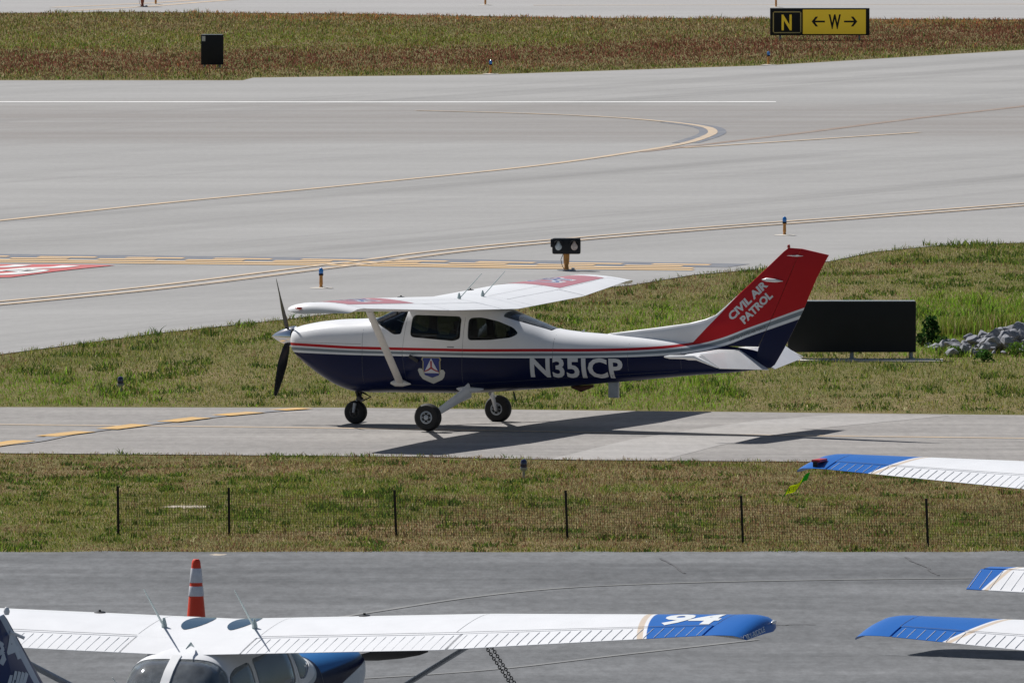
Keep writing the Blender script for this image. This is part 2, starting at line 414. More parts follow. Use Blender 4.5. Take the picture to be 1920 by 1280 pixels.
# bare sand patches in the near grass
M['sand'] = mat('bare_sand', (.44, .38, .30), 1, var=.25, scale=8)
def sand(x, y, wx, wy, name='sand_patch'):
    c = PG(x, y); v = [c + Vector((0, 0, .02))]; n = 26
    for k in range(n):
        th = 2 * math.pi * k / n; r = 1 + random.uniform(-.25, .25)
        q = c + Vector((math.cos(th) * wx * r, math.sin(th) * wy * r, 0)); q.z = gz(q.y) + .008; v.append(q)
    o = mobj(name, v, [(0, 1 + k, 1 + (k + 1) % n) for k in range(n)], M['sand'], None, True); o['kind'] = 'structure'
SANDS = [(350, 951, .30, .45), (408, 1041, .15, .22)]
for q in SANDS: sand(*q)

# ------------------------------------------------------------------ grass (nobody could count it)
def vnoise(x, y, seed, s):
    r = np.random.default_rng(seed).random((64, 64))
    x = x / s; y = y / s; i = np.floor(x).astype(int); j = np.floor(y).astype(int)
    fx = x - i; fy = y - j; fx = fx * fx * (3 - 2 * fx); fy = fy * fy * (3 - 2 * fy)
    a = r[i % 64, j % 64]; b = r[(i + 1) % 64, j % 64]; c = r[i % 64, (j + 1) % 64]; d = r[(i + 1) % 64, (j + 1) % 64]
    return (a * (1 - fx) + b * fx) * (1 - fy) + (c * (1 - fx) + d * fx) * fy
def fbm(x, y, seed, s): return .5 * vnoise(x, y, seed, s) + .3 * vnoise(x, y, seed + 1, s * .45) + .2 * vnoise(x, y, seed + 2, s * .2)
PAL = 1.32 * np.array([(.112, .158, .026),   # 0 green
                (.190, .186, .046),   # 1 olive yellow
                (.285, .222, .110),   # 2 dry tan
                (.165, .105, .060),   # 3 brown
                (.165, .066, .045),   # 4 red brown
                (.050, .085, .022),   # 5 dark green
                (.520, .440, .250),   # 6 straw
                (.160, .280, .025),   # 7 bright green
                (.360, .150, .060)])  # 8 orange brown
def grass_material():
    m = bpy.data.materials.new('grass'); N, L = nodes(m); N.clear()
    o = N.new('ShaderNodeOutputMaterial'); a = N.new('ShaderNodeAttribute'); a.attribute_name = 'Col'
    d = N.new('ShaderNodeBsdfDiffuse'); t = N.new('ShaderNodeBsdfTranslucent'); mx = N.new('ShaderNodeMixShader'); mx.inputs[0].default_value = .42
    L.new(a.outputs['Color'], d.inputs[0]); L.new(a.outputs['Color'], t.inputs[0])
    L.new(d.outputs[0], mx.inputs[1]); L.new(t.outputs[0], mx.inputs[2]); L.new(mx.outputs[0], o.inputs[0]); return m
M['grass'] = grass_material()
def blades(name, X, Y, H, W, C, lean=1.1):
    n = len(X); z = np.array([gz(v) for v in Y]) if Y.min() < Y_TX + 1 else np.zeros(n)
    th = rng.uniform(0, 2 * np.pi, n); la = rng.uniform(0, 2 * np.pi, n); lr = H * rng.uniform(.1, 1., n) * lean
    dx, dy = np.cos(th) * W / 2, np.sin(th) * W / 2; lx, ly = np.cos(la) * lr, np.sin(la) * lr
    co = np.empty((n, 5, 3))
    co[:, 0] = np.stack([X - dx, Y - dy, z - .01], 1); co[:, 1] = np.stack([X + dx, Y + dy, z - .01], 1)
    co[:, 2] = np.stack([X + dx * .75 + lx * .35, Y + dy * .75 + ly * .35, z + H * .6], 1)
    co[:, 3] = np.stack([X - dx * .75 + lx * .35, Y - dy * .75 + ly * .35, z + H * .6], 1)
    co[:, 4] = np.stack([X + lx, Y + ly, z + H], 1)
    me = bpy.data.meshes.new(name); me.vertices.add(n * 5); me.vertices.foreach_set('co', co.ravel())
    b = (np.arange(n) * 5)[:, None]
    idx = np.concatenate([b + np.array([[0, 1, 2, 3]]), b + np.array([[3, 2, 4]])], 1).ravel()
    me.loops.add(n * 7); me.loops.foreach_set('vertex_index', idx)
    me.polygons.add(n * 2)
    ls = (np.arange(n) * 7)[:, None] + np.array([[0, 4]]); me.polygons.foreach_set('loop_start', ls.ravel())
    me.update(calc_edges=True)
    at = me.color_attributes.new('Col', 'FLOAT_COLOR', 'POINT')
    cc = np.ones((n, 5, 4)); cc[:, :, :3] = C[:, None, :]
    at.data.foreach_set('color', cc.ravel()); me.materials.append(M['grass'])
    o = bpy.data.objects.new(name, me); COL.objects.link(o); return o
def topx(X, Y, Z=0.):
    d = Y * cp - (Z - CAM_H) * sp; u = Y * sp + (Z - CAM_H) * cp
    return 960 + FPX * X / d, 640 - FPX * u / d
def choose(wts):
    wts = np.clip(np.stack(wts, 1), 0, None); wts /= wts.sum(1, keepdims=True); c = wts.cumsum(1)
    return (rng.random(len(wts))[:, None] > c).sum(1).clip(0, wts.shape[1] - 1)
def edge(e, x): return np.interp(x, [q[0] for q in e], [q[1] for q in e])
def scatter(n, x0, x1, y0, y1):
    return rng.uniform(x0, x1, n), rng.uniform(y0, y1, n)
def colour(i, sig=.22):
    n = len(i); return np.clip(PAL[i] * np.exp(rng.normal(0, sig, n))[:, None] * (1 + rng.normal(0, .06, (n, 3))), .004, .8)
def sm(a, b, v): t = np.clip((v - a) / (b - a), 0, 1); return t * t * (3 - 2 * t)

def clump(x, y, seed, k=1.):
    """tufts with thin spots between them"""
    n = .6 * vnoise(x, y, seed, .20 * k) + .4 * vnoise(x, y, seed + 1, .075 * k); return .35 + 2.6 * np.clip(n - .22, 0, 1) ** 1.6
# near strip between the apron and the taxiway
X, Y = scatter(330000, -9.5, 9.5, Y_AP - .15, 191)
px_, py_ = topx(X, Y, np.array([gz(v) for v in Y]))
k = (py_ > edge(E_TAX_BOT, px_) + fbm(X, Y, 91, .5) * 3 - 1.5)
for (sx_, sy_, a, b_) in SANDS:
    c = PG(sx_, sy_); k &= ((X - c.x) / a) ** 2 + ((Y - c.y) / b_) ** 2 > .25 + .9 * rng.random(len(X))
X, Y, px_, py_ = X[k], Y[k], px_[k], py_[k]
f1, f2 = fbm(X, Y * .35, 3, 2.6), fbm(X, Y * .4, 23, .7); f3 = clump(X, Y, 61)
gr = sm(.44, .58, f1 * .55 + f2 * .45 - .05 + .16 * sm(900, 0, px_) + .05 * sm(990, 1040, py_))
weed = vnoise(X, Y * .6, 41, .42) > .80 - .10 * gr
i = choose([gr * .8 + 3 * weed, .45 + .8 * gr, .80 * (1 - gr) + .12, 1.25 * (1 - gr) + .14, .35 * (1 - gr), .22 + .25 * (f2 > .62) + 4 * weed, .06 + 0 * gr, .12 * gr])
H = rng.uniform(.02, .06, len(X)) * (1 + .35 * weed) * (.7 + .6 * f1) * f3
o = blades('grass', X, Y, H, rng.uniform(.006, .011, len(X)) * (1 + weed), colour(i)); tag(o, 'dry patchy grass strip behind the low mesh fence', 'grass', kind='stuff')
# middle strip behind the aircraft
X, Y = scatter(420000, -11.5, 11.5, 197, 256)
px_, py_ = topx(X, Y)
et = edge(E_MID_TOP, px_)
k = (py_ > et + fbm(X, Y, 95, .6) * 4 - 2) & (py_ < edge(E_MID_BOT, px_) - rng.random(len(X)) * 2.) & (X > -12)
X, Y, px_, py_, et = X[k], Y[k], px_[k], py_[k], et[k]
f1, f2 = fbm(X, Y * .3, 5, 3.0), fbm(X, Y * .35, 29, .8); f3 = clump(X, Y, 67)
lush = sm(1650, 1760, px_) * sm(540, 570, py_) * sm(690, 655, py_) + sm(1000, 1250, px_) * sm(1420, 1350, px_) * sm(560, 600, py_) * .8 + .5 * sm(380, 250, px_) * sm(690, 720, py_)
rough = sm(et + 70, et + 8, py_)
gr = sm(.40, .55, f1 * .5 + f2 * .5 + .08 + .22 * lush - .03 * rough)
dryb = sm(705, 740, py_)
weed = vnoise(X, Y * .5, 43, .5) > .78 - .10 * gr
i = choose([gr * .95 + 3 * weed, .55 + .95 * gr + .5 * dryb, .22 * (1 - gr) + .05 + .22 * dryb, .8 * (1 - gr) + .08 + .25 * rough, .38 * (1 - gr) * (1 - dryb), .30 + .35 * (f2 > .6) + .1 * rough + 4 * weed, .06 + 0 * gr, 4.5 * lush + .1 * gr])
H = rng.uniform(.022, .065, len(X)) * (1 + .5 * weed + .9 * lush + .35 * rough) * (.65 + .7 * f1) * f3
o = blades('grass', X, Y, H, rng.uniform(.006, .012, len(X)) * (1 + weed), colour(i)); tag(o, 'greener rough grass behind the taxiing aircraft', 'grass', kind='stuff')
# far strip beyond the runway
X, Y = scatter(330000, -20, 20, 338, 402)
px_, py_ = topx(X, Y)
k = (py_ > edge(E_FAR_TOP, px_) + fbm(X, Y, 97, 1.) * 3 - 1.5) & (py_ < edge(E_FAR_BOT, px_) - rng.random(len(X)))
X, Y, px_, py_ = X[k], Y[k], px_[k], py_[k]
f1, f2 = fbm(X, Y * .25, 9, 5.), fbm(X, Y * .25, 33, 1.4); f3 = clump(X, Y, 71, 1.8)
wv = (f1 - .5) * 30
eb = edge(E_FAR_BOT, px_) - py_
redb = np.exp(-((eb - 34 + wv * .6) / 16) ** 2) * (1.0 + .6 * sm(900, 1400, px_) + .5 * sm(500, 100, px_))
rim = sm(9, 3, eb) ; orng = sm(46, 24, py_) * sm(250, 650, px_) + sm(60, 35, py_) * sm(1600, 1700, px_) * .9
grb = np.exp(-((py_ - 78 + wv * .5) / 13) ** 2) * sm(1250, 900, px_) * 1.2 + sm(1500, 1300, px_) * 0 + np.exp(-((py_ - 70) / 8.) ** 2) * sm(1350, 1450, px_) * sm(1600, 1500, px_)
gr = sm(.40, .62, f1 * .45 + f2 * .55)
dm = 1 - .8 * np.clip(redb * 1.2, 0, 1) * (1 - rim)
i = choose([(.32 * gr + .9 * grb) * dm + 1.3 * rim, (.5 + .4 * gr + 2.6 * grb) * dm, (.40 + .25 * (1 - gr)) * dm, .95 * (1 - gr) + .4, 5.5 * redb * (1 - rim) + .15, .30 + .4 * rim + .9 * redb, .05 * dm, .4 * grb * dm, 2.2 * orng + .04])
H = rng.uniform(.03, .10, len(X)) * (.7 + .6 * f2) * f3
o = blades('grass', X, Y, H, rng.uniform(.014, .028, len(X)), colour(i) * .92); tag(o, 'reddish brown grass strip beyond the runway', 'grass', kind='stuff')

# ------------------------------------------------------------------ aircraft
def pchip(xs_, ys_, x):
    xs_, ys_ = np.array(xs_, float), np.array(ys_, float); h = np.diff(xs_); d = np.diff(ys_) / h
    m = np.zeros(len(xs_)); m[0], m[-1] = d[0], d[-1]
    for i in range(1, len(xs_) - 1):
        if d[i - 1] * d[i] > 0:
            a, b = 2 * h[i] + h[i - 1], h[i] + 2 * h[i - 1]; m[i] = (a + b) / (a / d[i - 1] + b / d[i])
    x = np.clip(x, xs_[0], xs_[-1]); i = np.clip(np.searchsorted(xs_, x) - 1, 0, len(h) - 1); t = (x - xs_[i]) / h[i]
    return ys_[i] * (2 * t**3 - 3 * t**2 + 1) + h[i] * m[i] * (t**3 - 2 * t**2 + t) + ys_[i + 1] * (-2 * t**3 + 3 * t**2) + h[i] * m[i + 1] * (t**3 - t**2)
def ring(tab, x, inset=0., n=56):
    c = [t[0] for t in tab]; top, bot, wd, zc, ex = [float(pchip(c, [t[k] for t in tab], x)) for k in range(1, 6)]
    top -= inset; bot += inset; wd -= inset; pts = []
    for k in range(n):
        th = 2 * math.pi * (k + .5) / n; cc, ss = math.cos(th), math.sin(th)
        y = wd * math.copysign(abs(cc) ** (2 / ex), cc)
        z = zc + (top - zc if ss > 0 else zc - bot) * math.copysign(abs(ss) ** (2 / ex), ss)
        pts.append(Vector((x, y, z)))
    return pts
def hull(name, tab, x0, x1, n, inset=0., mats=None, mi=0, parent=None):
    mb = MB(); xs_ = list(np.linspace(x0, x1, n))
    if not inset: xs_ = sorted(set(xs_ + [x0 + .01, x0 + .03]))
    mb.loft([ring(tab, x, inset) for x in xs_], mi); return mb.build(name, mats, parent)
def prism(pts, y0, y1, mats, mi=0, rnd=0.0):
    if rnd:                                         # round the corners
        q = []; m = len(pts)
        for i in range(m):
            p = Vector((*pts[i], 0)); a = Vector((*pts[i - 1], 0)) - p; b = Vector((*pts[(i + 1) % m], 0)) - p
            r = min(rnd, a.length * .4, b.length * .4); A = p + a.normalized() * r; B = p + b.normalized() * r
            for k in range(5):
                t = k / 4; u = A * (1 - t) ** 2 + p * 2 * t * (1 - t) + B * t * t; q.append((u.x, u.y))
        pts = q
    mb = MB(); mb.loft([[Vector((x, y0, z)) for x, z in pts], [Vector((x, y1, z)) for x, z in pts]], mi)
    return mb.build('cutter', mats, None, False)
def boolean(a, b, op, keep=False):
    md = a.modifiers.new('b', 'BOOLEAN'); md.operation = op; md.solver = 'EXACT'; md.object = b
    dg = bpy.context.evaluated_depsgraph_get(); dg.update()
    me = bpy.data.meshes.new_from_object(a.evaluated_get(dg)); old = a.data; a.modifiers.clear(); a.data = me
    bpy.data.meshes.remove(old)
    if not keep: bpy.data.objects.remove(b)
    return a
def bvh(o):
    bm = bmesh.new(); bm.from_mesh(o.data); t = BVHTree.FromBMesh(bm); bm.free(); return t
def refine(verts, faces, size):
    bm = bmesh.new(); bv = [bm.verts.new(v) for v in verts]
    for f in faces:
        try: bm.faces.new([bv[i] for i in f])
        except ValueError: pass
    bmesh.ops.triangulate(bm, faces=bm.faces[:])
    for _ in range(5):
        es = [e for e in bm.edges if e.calc_length() > size]
        if not es: break
        bmesh.ops.subdivide_edges(bm, edges=es, cuts=1); bmesh.ops.triangulate(bm, faces=[f for f in bm.faces if len(f.verts) > 3])
    bm.verts.index_update(); r = [v.co.copy() for v in bm.verts], [[v.index for v in f.verts] for f in bm.faces]; bm.free(); return r
def flatpoly(pts): return [Vector((a, b, 0)) for a, b in pts], [tuple(range(len(pts)))]
def text_mesh(s, off=.0, shear=0., res=3, spacing=1.):
    c = bpy.data.curves.new('txt', 'FONT'); c.body = s; c.size = 1; c.offset = off; c.shear = shear; c.resolution_u = res; c.space_character = spacing
    c.align_x = 'CENTER'; o = bpy.data.objects.new('txt', c); COL.objects.link(o)
    dg = bpy.context.evaluated_depsgraph_get(); dg.update(); me = bpy.data.meshes.new_from_object(o.evaluated_get(dg))
    v = [q.co.copy() for q in me.vertices]; f = [tuple(p.vertices) for p in me.polygons]
    bpy.data.objects.remove(o); bpy.data.curves.remove(c); bpy.data.meshes.remove(me)
    x0, x1 = min(q.x for q in v), max(q.x for q in v); y0, y1 = min(q.y for q in v), max(q.y for q in v)
    return [Vector(((q.x - x0) / (x1 - x0), (q.y - y0) / (y1 - y0), 0)) for q in v], f
def decal(name, tree, layers, parent, mats, side='-Y', size=.06, lift=.003):
    """paint layers (verts in u,v) laid on a surface; side: which way the surface is looked at"""
    mb = MB()
    for li, (v, f, mi) in enumerate(layers):
        v, f = refine(v, f, size); q = []
        for p in v:
            if side == '-Y': o, d = Vector((p.x, -6, p.y)), Vector((0, 1, 0))
            elif side == '+Y': o, d = Vector((p.x, 6, p.y)), Vector((0, -1, 0))
            else: o, d = Vector((p.x, p.y, 6)), Vector((0, 0, -1))
            h = tree.ray_cast(o, d); q.append((h[0] - d * (lift + .0015 * li)) if h[0] else None)
        ok = [all(q[i] is not None for i in t) for t in f]
        mb.add([a if a else Vector((0, 0, 0)) for a in q], [t for t, k in zip(f, ok) if k], mi)
    o = mobj(name, mb.v, mb.f, mats, parent, True, mb.m)
    bm = bmesh.new(); bm.from_mesh(o.data); bmesh.ops.delete(bm, geom=[v for v in bm.verts if not v.link_faces], context='VERTS'); bm.to_mesh(o.data); bm.free()
    return o

class Wing:
    """high wing: straight centre panel, tapered outer panel, root..tip geometry"""
    def __init__(s, le=-.74, te=.90, ley=(2.6, 5.12), le1=-.55, te1=.60, z0=1.79, inc=1.5, wash=3., dih=1.73, half=5.5):
        s.__dict__.update(locals())
    def le_te(s, y):
        y = abs(y); t = max(0, (y - s.ley[0]) / (s.ley[1] - s.ley[0]))
        return s.le + (s.le1 - s.le) * t, s.te + (s.te1 - s.te) * t
    def pt(s, y, xc, up, sc=1., chord=None, droop=0.):
        le, te = chord or s.le_te(y); c = te - le; t = abs(y) / s.half
        inc = math.tan(R(s.inc - s.wash * max(0, t - .45) / .55))
        yt = .6 * (.2969 * math.sqrt(xc) - .126 * xc - .3516 * xc**2 + .2843 * xc**3 - .1015 * xc**4)
        cm = .022 / .16 * (.8 * xc - xc * xc) if xc < .4 else .022 / .36 * (.2 + .8 * xc - xc * xc)
        z = s.z0 + math.tan(R(s.dih)) * abs(y) - inc * (xc - .25) * c + c * (cm + (yt if up else -yt) * sc) - droop
        return Vector((le + xc * c, y, z))
    def sect(s, y, a=0., b=1., sc=1., chord=None, droop=0., n=14):
        cs = [a + (b - a) * (1 - math.cos(math.pi * k / n)) / 2 if a == 0 else a + (b - a) * k / n for k in range(n + 1)]
        return [s.pt(y, c, True, sc, chord, droop) for c in cs[::-1]] + [s.pt(y, c, False, sc, chord, droop) for c in (cs[1:] if a == 0 else cs)]
def build_wing(W, root, mats, beads, bead_mat):
    mb = MB(); HX = .735
    ysm = [-5.12, -4.4, -3.7, -3.1, -2.6, -1.6, -.6, 0, .6, 1.6, 2.6, 3.1, 3.7, 4.4, 5.12]
    mb.loft([W.sect(y, 0, HX) for y in ysm])
    mb.loft([W.sect(y, HX - .002, 1) for y in (-.6, 0, .6)])
    for sg in (-1, 1):
        rs = []
        for y, sc, cl, ct, dr in ((5.125, 1, 0, 0, 0), (5.22, 1, .0, 0, .0), (5.32, 1, .015, .0, .004), (5.40, .97, .05, .02, .012), (5.455, .85, .11, .03, .028), (5.485, .62, .19, .06, .048), (5.50, .3, .30, .12, .066)):
            le, te = W.le_te(min(y, 5.12)); rs.append(W.sect(sg * y, 0, 1, sc, (le + cl, te - ct), dr))
        mb.loft(rs)
    wing = mb.build('wing', mats, root, auto=30)
    for sg in (-1, 1):
        for nm, y0, y1, ym in (('flap', .62, 2.66, 2.6), ('aileron', 2.69, 5.10, None)):
            ys_ = [y0] + ([ym] if ym else []) + [y1]
            m2 = MB(); m2.loft([W.sect(sg * y, HX + .008, 1, .96 if nm == 'flap' else 1) for y in ys_])
            if beads:
                nb = int((y1 - y0 - .06) / .098)
                for k in range(nb + 1):
                    y = y0 + .05 + (y1 - y0 - .1) * k / nb; pts = [W.pt(sg * y, c, True) + Vector((0, 0, .0008)) for c in (HX + .03, HX + .06, .97, .995)]
                    m2.tube(pts, [.002, .0036, .0034, .002], 6, 1, sq=(1, 1))
            m2.build(nm, [mats[0], bead_mat], wing)
    return wing

def wheel(parent, c, r, wd, name='wheel', hub_mat=None, side=-1):
    mb = MB(); pr = [(r * .42, -wd * .42), (r * .62, -wd * .5), (r * .86, -wd * .46), (r * .97, -wd * .28), (r, 0), (r * .97, wd * .28), (r * .86, wd * .46), (r * .62, wd * .5), (r * .42, wd * .42)]
    wo = MB().lathe([(r * .40, -wd * .3), (r * .40, wd * .3)], c, 'Y', 24).build(name, M['dark_metal'], parent)
    mb.lathe(pr, c, 'Y', 36).build('tyre', M['rubber'], wo)
    h = MB()
    for s_ in (-1, 1):
        h.lathe([(r * .44, s_ * wd * .36), (r * .46, s_ * wd * .44), (r * .38, s_ * wd * .46), (r * .30, s_ * wd * .36), (r * .20, s_ * wd * .36), (r * .18, s_ * wd * .48), (r * .05, s_ * wd * .5)], c, 'Y', 24)
        for k in range(6):
            th = k * math.pi / 3; h.box(Vector(c) + Vector((math.cos(th) * r * .3, s_ * wd * .40, math.sin(th) * r * .3)), (.018, .02, .018))
    h.build('rim', hub_mat or M['metal'], wo); return wo

def fin_loft(secs, n, thick, exp=.5, maxd=.5):
    """upright surface: each section (z at front, z at back, x front, x back, thickness)"""
    rings = []
    for z0, z1, x0, x1, th in secs:
        up = []
        for k in range(n + 1):
            t = (1 - math.cos(math.pi * k / n)) / 2; x = x0 + (x1 - x0) * t; z = z0 + (z1 - z0) * t
            if thick == 'fin': h = th * min(1, max(0, (x - x0) / maxd)) ** exp
            else: h = th * (1 - t) ** .8 + .004
            up.append((x, z, h))
        rings.append([Vector((x, h, z)) for x, z, h in up] + [Vector((x, -h, z)) for x, z, h in up[::-1]])
    return rings

def build_aircraft(name, label, cat, T, group=None):
    """T: tables of one aircraft type. Built round local origin on the ground under the main wheels; x aft, y to its right, z up"""
    root = thing(name, (0, 0, 0), label, cat, group=group)
    tab = T['tab']; xa, xb = tab[0][0], tab[-1][0]
    lin = T.get('lining', M['lining']); fus = hull('fuselage', tab, xa, xb, 110, 0, [T['paint'], lin], 0, root)
    cav = hull('cav', tab, T['cav'][0], T['cav'][1], 40, .04, [T['paint'], M['lining']], 1)
    fus.data.materials[1] = lin
    boolean(fus, cav, 'DIFFERENCE')
    shA = hull('sa', tab, xa + .3, xb - .5, 80, .006, [M['glass']]); shB = hull('sb', tab, xa + .2, xb - .4, 80, .012, [M['glass']])
    for nm, pts, y0, y1, rnd, gm in T['windows']:
        cut = prism(pts, y0, y1, [T['paint'], M['lining']], 0, rnd)
        pane = prism(pts, y0, y1, [gm], 0, rnd); pane.name = nm; pane.data.name = nm
        boolean(fus, cut, 'DIFFERENCE'); boolean(pane, shA, 'INTERSECT', True); boolean(pane, shB, 'DIFFERENCE', True)
        pane.data.materials.clear(); pane.data.materials.append(gm); pane.parent = root
        for p in pane.data.polygons: p.material_index = 0
        rim = T.get('rim')
    bpy.data.objects.remove(shA); bpy.data.objects.remove(shB)
    bm = bmesh.new(); bm.from_mesh(fus.data)
    for f in bm.faces: f.smooth = True
    for e in bm.edges: e.smooth = not (len(e.link_faces) == 2 and e.calc_face_angle(0) > R(28))
    bm.to_mesh(fus.data); bm.free()
    W = T['wing']; wing = build_wing(W, root, [T['wing_paint']], T['beads'], T['bead_mat'])
    # fuel caps, wing tip lights, stall strips
    for sg in (-1, 1):
        c = W.pt(sg * T['cap'][0], T['cap'][1], True)
        MB().lathe([(.055, -.01), (.055, .006), (.04, .012), (.012, .014), (.012, .03)], c, 'Z', 14).build('fuel_cap', M['black'], wing)
        c = W.pt(sg * 5.49, .22, True, .5) - Vector((0, 0, .04))
        MB().lathe([(.003, -.07), (.014, -.045), (.019, 0), (.014, .035), (.003, .05)], c, 'X', 10).build('navigation_light', T['nav'][0 if sg < 0 else 1], wing)
    # struts
    for sg in (-1, 1):
        a = Vector((T['strut'][0], sg * T['strut'][1], T['strut'][2])); b = W.pt(sg * T['strut'][3], T.get('strut_xc', .36), False) + Vector((0, 0, .01))
        st = MB().tube([a, a.lerp(b, .5), b], [.062, .062, .058], 16, 0, sq=(.40, 1.), up=(1, 0, 0)).build('wing_strut', T['strut_mat'], root)
        MB().tube([a + Vector((-.15, 0, .0)), a + Vector((-.08, 0, .0)), a + Vector((.04, 0, 0)), a + Vector((.17, 0, -.01))], [.02, .062, .065, .008], 14, 0, sq=(.8, .8)).build('strut_fairing', T['strut_mat'], st)
    # fin, rudder
    fin = MB().loft(fin_loft(T['fin'], 16, 'fin')).build('fin', T['paint'], root, auto=50)
    rud = MB().loft(fin_loft(T['rudder'], 8, 'rud')).build('rudder', T['paint'], root, auto=50)
    # tailplane and elevators
    H = T['stab']; rings = []
    for y in (-H['half'], -H['half'] + .05, -.8, 0, .8, H['half'] - .05, H['half']):
        t = abs(y) / H['half']; x0 = H['le'][0] + (H['le'][1] - H['le'][0]) * t; x1 = H['hinge']; e = .35 if t > .99 else 1
        rings.append([Vector((x0 + (x1 - x0) * (1 - math.cos(math.pi * k / 8)) / 2, y, H['z'] + e * .045 * min(1, (k / 3)) ** .6)) for k in range(9)] + [Vector((x0 + (x1 - x0) * (1 - math.cos(math.pi * k / 8)) / 2, y, H['z'] - e * .045 * min(1, (k / 3)) ** .6)) for k in range(8, -1, -1)])
    stab = MB().loft(rings).build('tailplane', T['tail_paint'], root, auto=50)
    for sg in (-1, 1):
        m2 = MB(); rr = []; d = R(H['down'])
        for y in (H['gap'], H['half'] * .5, H['half'] - .02):
            c = H['ec'][0] + (H['ec'][1] - H['ec'][0]) * (y - H['gap']) / (H['half'] - H['gap'])
            up = [(0, .040), (c * .15, .040), (c * .6, .022), (c, .004)]; q = []
            for xx, hh in up + [(a, -b) for a, b in up[::-1]]:
                q.append(Vector((H['hinge'] + .012 + xx * math.cos(d) + hh * math.sin(d), sg * y, H['z'] - xx * math.sin(d) + hh * math.cos(d))))
            rr.append(q)
        m2.loft(rr)
        if T['beads']:
            for k in range(14):
                y = H['gap'] + .06 + k * (H['half'] - H['gap'] - .1) / 13; c = H['ec'][0] + (H['ec'][1] - H['ec'][0]) * (y - H['gap']) / (H['half'] - H['gap'])
                m2.tube([(H['hinge'] + .012 + c * t_ * math.cos(d) + hh * math.sin(d), sg * y, H['z'] - c * t_ * math.sin(d) + hh * math.cos(d)) for t_, hh in ((.1, .043), (.95, .009))], .0034, 6, 1)
        # balance horn ahead of the hinge, outside the tailplane tip
        hy = sg * (H['half'] + .055)
        if H['horn'] > .2: m2.tube([(H['hinge'] - H['horn'], hy, H['z'] + .0), (H['hinge'] - H['horn'] + .08, hy, H['z'] + .0), (H['hinge'] - .05, hy, H['z'] + .005), (H['hinge'] + H['ec'][1] * .9, hy, H['z'] - H['ec'][1] * .9 * math.sin(d))], [.012, .035, .045, .01], 10, 0, sq=(1, .75))
        m2.build('elevator', [T['tail_paint'], T['bead_mat']], stab)
    # undercarriage
    ng = T['nose']
    st = MB().tube([(ng[0] + .10, 0, ng[1] + .42), (ng[0] + .03, 0, ng[1] + .14)], .038, 12)
    st.tube([(ng[0] + .05, 0, ng[1] + .30), (ng[0] + .03, 0, ng[1] + .12)], .028, 12, 1)
    for s_ in (-1, 1): st.tube([(ng[0] + .03, s_ * .02, ng[1] + .16), (ng[0] + .02, s_ * .085, ng[1] + .13), (ng[0], s_ * .09, ng[1])], [.03, .028, .02], 10, 1)
    st.tube([(ng[0] + .1, 0, ng[1] + .3), (ng[0] + .24, 0, ng[1] + .23), (ng[0] + .06, 0, ng[1] + .15)], .016, 8)
    st = st.build('nose_gear_leg', [M['dark_metal'], M['leg_grey']], root)
    wheel(root, (ng[0], 0, ng[1]), ng[1], .13, 'nose_wheel', M['dark_metal'])
    for sg in (-1, 1):
        wz = T['main'][1] + (T['main'][3] if sg > 0 else T['main'][4])
        A = Vector((.30, sg * .42, .56)); B = Vector((.05, sg * 1.22, wz + .02))
        m2 = MB().tube([A, A.lerp(B, .25), A.lerp(B, .7), B], [.125, .088, .066, .055], 14, sq=(1, .25), up=(1, 0, .0))
        lg = m2.build('main_gear_leg', T['leg_mat'], root)
        MB().tube([A + Vector((-.22, -sg * .06, .03)), A + Vector((-.05, 0, 0)), A + Vector((.2, -sg * .06, .02))], [.03, .09, .02], 12, sq=(1, .7)).build('leg_fairing', T['leg_mat'], lg)
        MB().lathe([(.03, 0), (.03, .1)], (B.x, B.y if sg > 0 else B.y - .1, wz), 'Y', 12).build('axle', M['metal'], lg)
        wheel(root, (.03, sg * 1.37, wz), T['main'][1], .165, 'main_wheel', M['leg_grey'])
    # spinner and propeller
    sx, sz = T['spin']; mb = MB()
    spn = mb.lathe([(.003, sx), (.05, sx + .06), (.10, sx + .16), (.145, sx + .28), (.16, sx + .37), (.155, sx + .39)], (0, 0, sz), 'X', 28).build('spinner', M['chrome'], root)
    for k in range(T['blades'][0]):
        th = R(T['blades'][1]) + k * 2 * math.pi / T['blades'][0]; dv = Vector((0, math.sin(th), -math.cos(th))); rr = []
        tn = Vector((0, math.cos(th), math.sin(th)))
        for r_, c, p in ((.10, .07, 75), (.22, .11, 62), (.45, .15, 45), (.7, .135, 32), (.9, .10, 25), (1.0, .05, 22)):
            a = R(p); e = Vector((math.sin(a), 0, 0)) + tn * math.cos(a); nn = Vector((math.cos(a), 0, 0)) - tn * math.sin(a)
            o_ = Vector((sx + .27, 0, sz)) + dv * r_; rr.append([o_ + e * c / 2 * math.cos(q) + nn * c * .07 * math.sin(q) for q in [2 * math.pi * j / 12 for j in range(12)]])
        MB().loft(rr).build('propeller_blade', M['prop'], root)
    # cowl inlets and exhaust
    for sg in (-1, 1):
        MB().lathe([(.075, -.0), (.085, .01), (.08, .03)], (tab[0][0] + .0, sg * .23, sz + .04), 'X', 18).build('air_inlet', M['black'], root)
    MB().tube([(-1.62, -.16, .52), (-1.58, -.16, .42), (-1.52, -.16, .36)], .035, 12).build('exhaust_pipe', M['dark_metal'], root)
    # cabin
    fl = T['floor']
    MB().box((-1.02, 0, 1.22), (.10, .92, .34), bev=.02).build('instrument_panel', M['black'], root)
    for x in (-.15, .75):
        for sg in (-1, 1):
            sb = MB().box((x - .12, sg * .25, .86), (.46, .42, .14), bev=.04)
            sb.box((x + .14, sg * .25, 1.16), (.12, .40, .58), rot=Matrix.Rotation(R(12), 3, 'Y').to_euler(), bev=.04)
            sb.box((x + .21, sg * .25, 1.50), (.09, .24, .15), bev=.03); sb.build('seat', M['seat'], root)
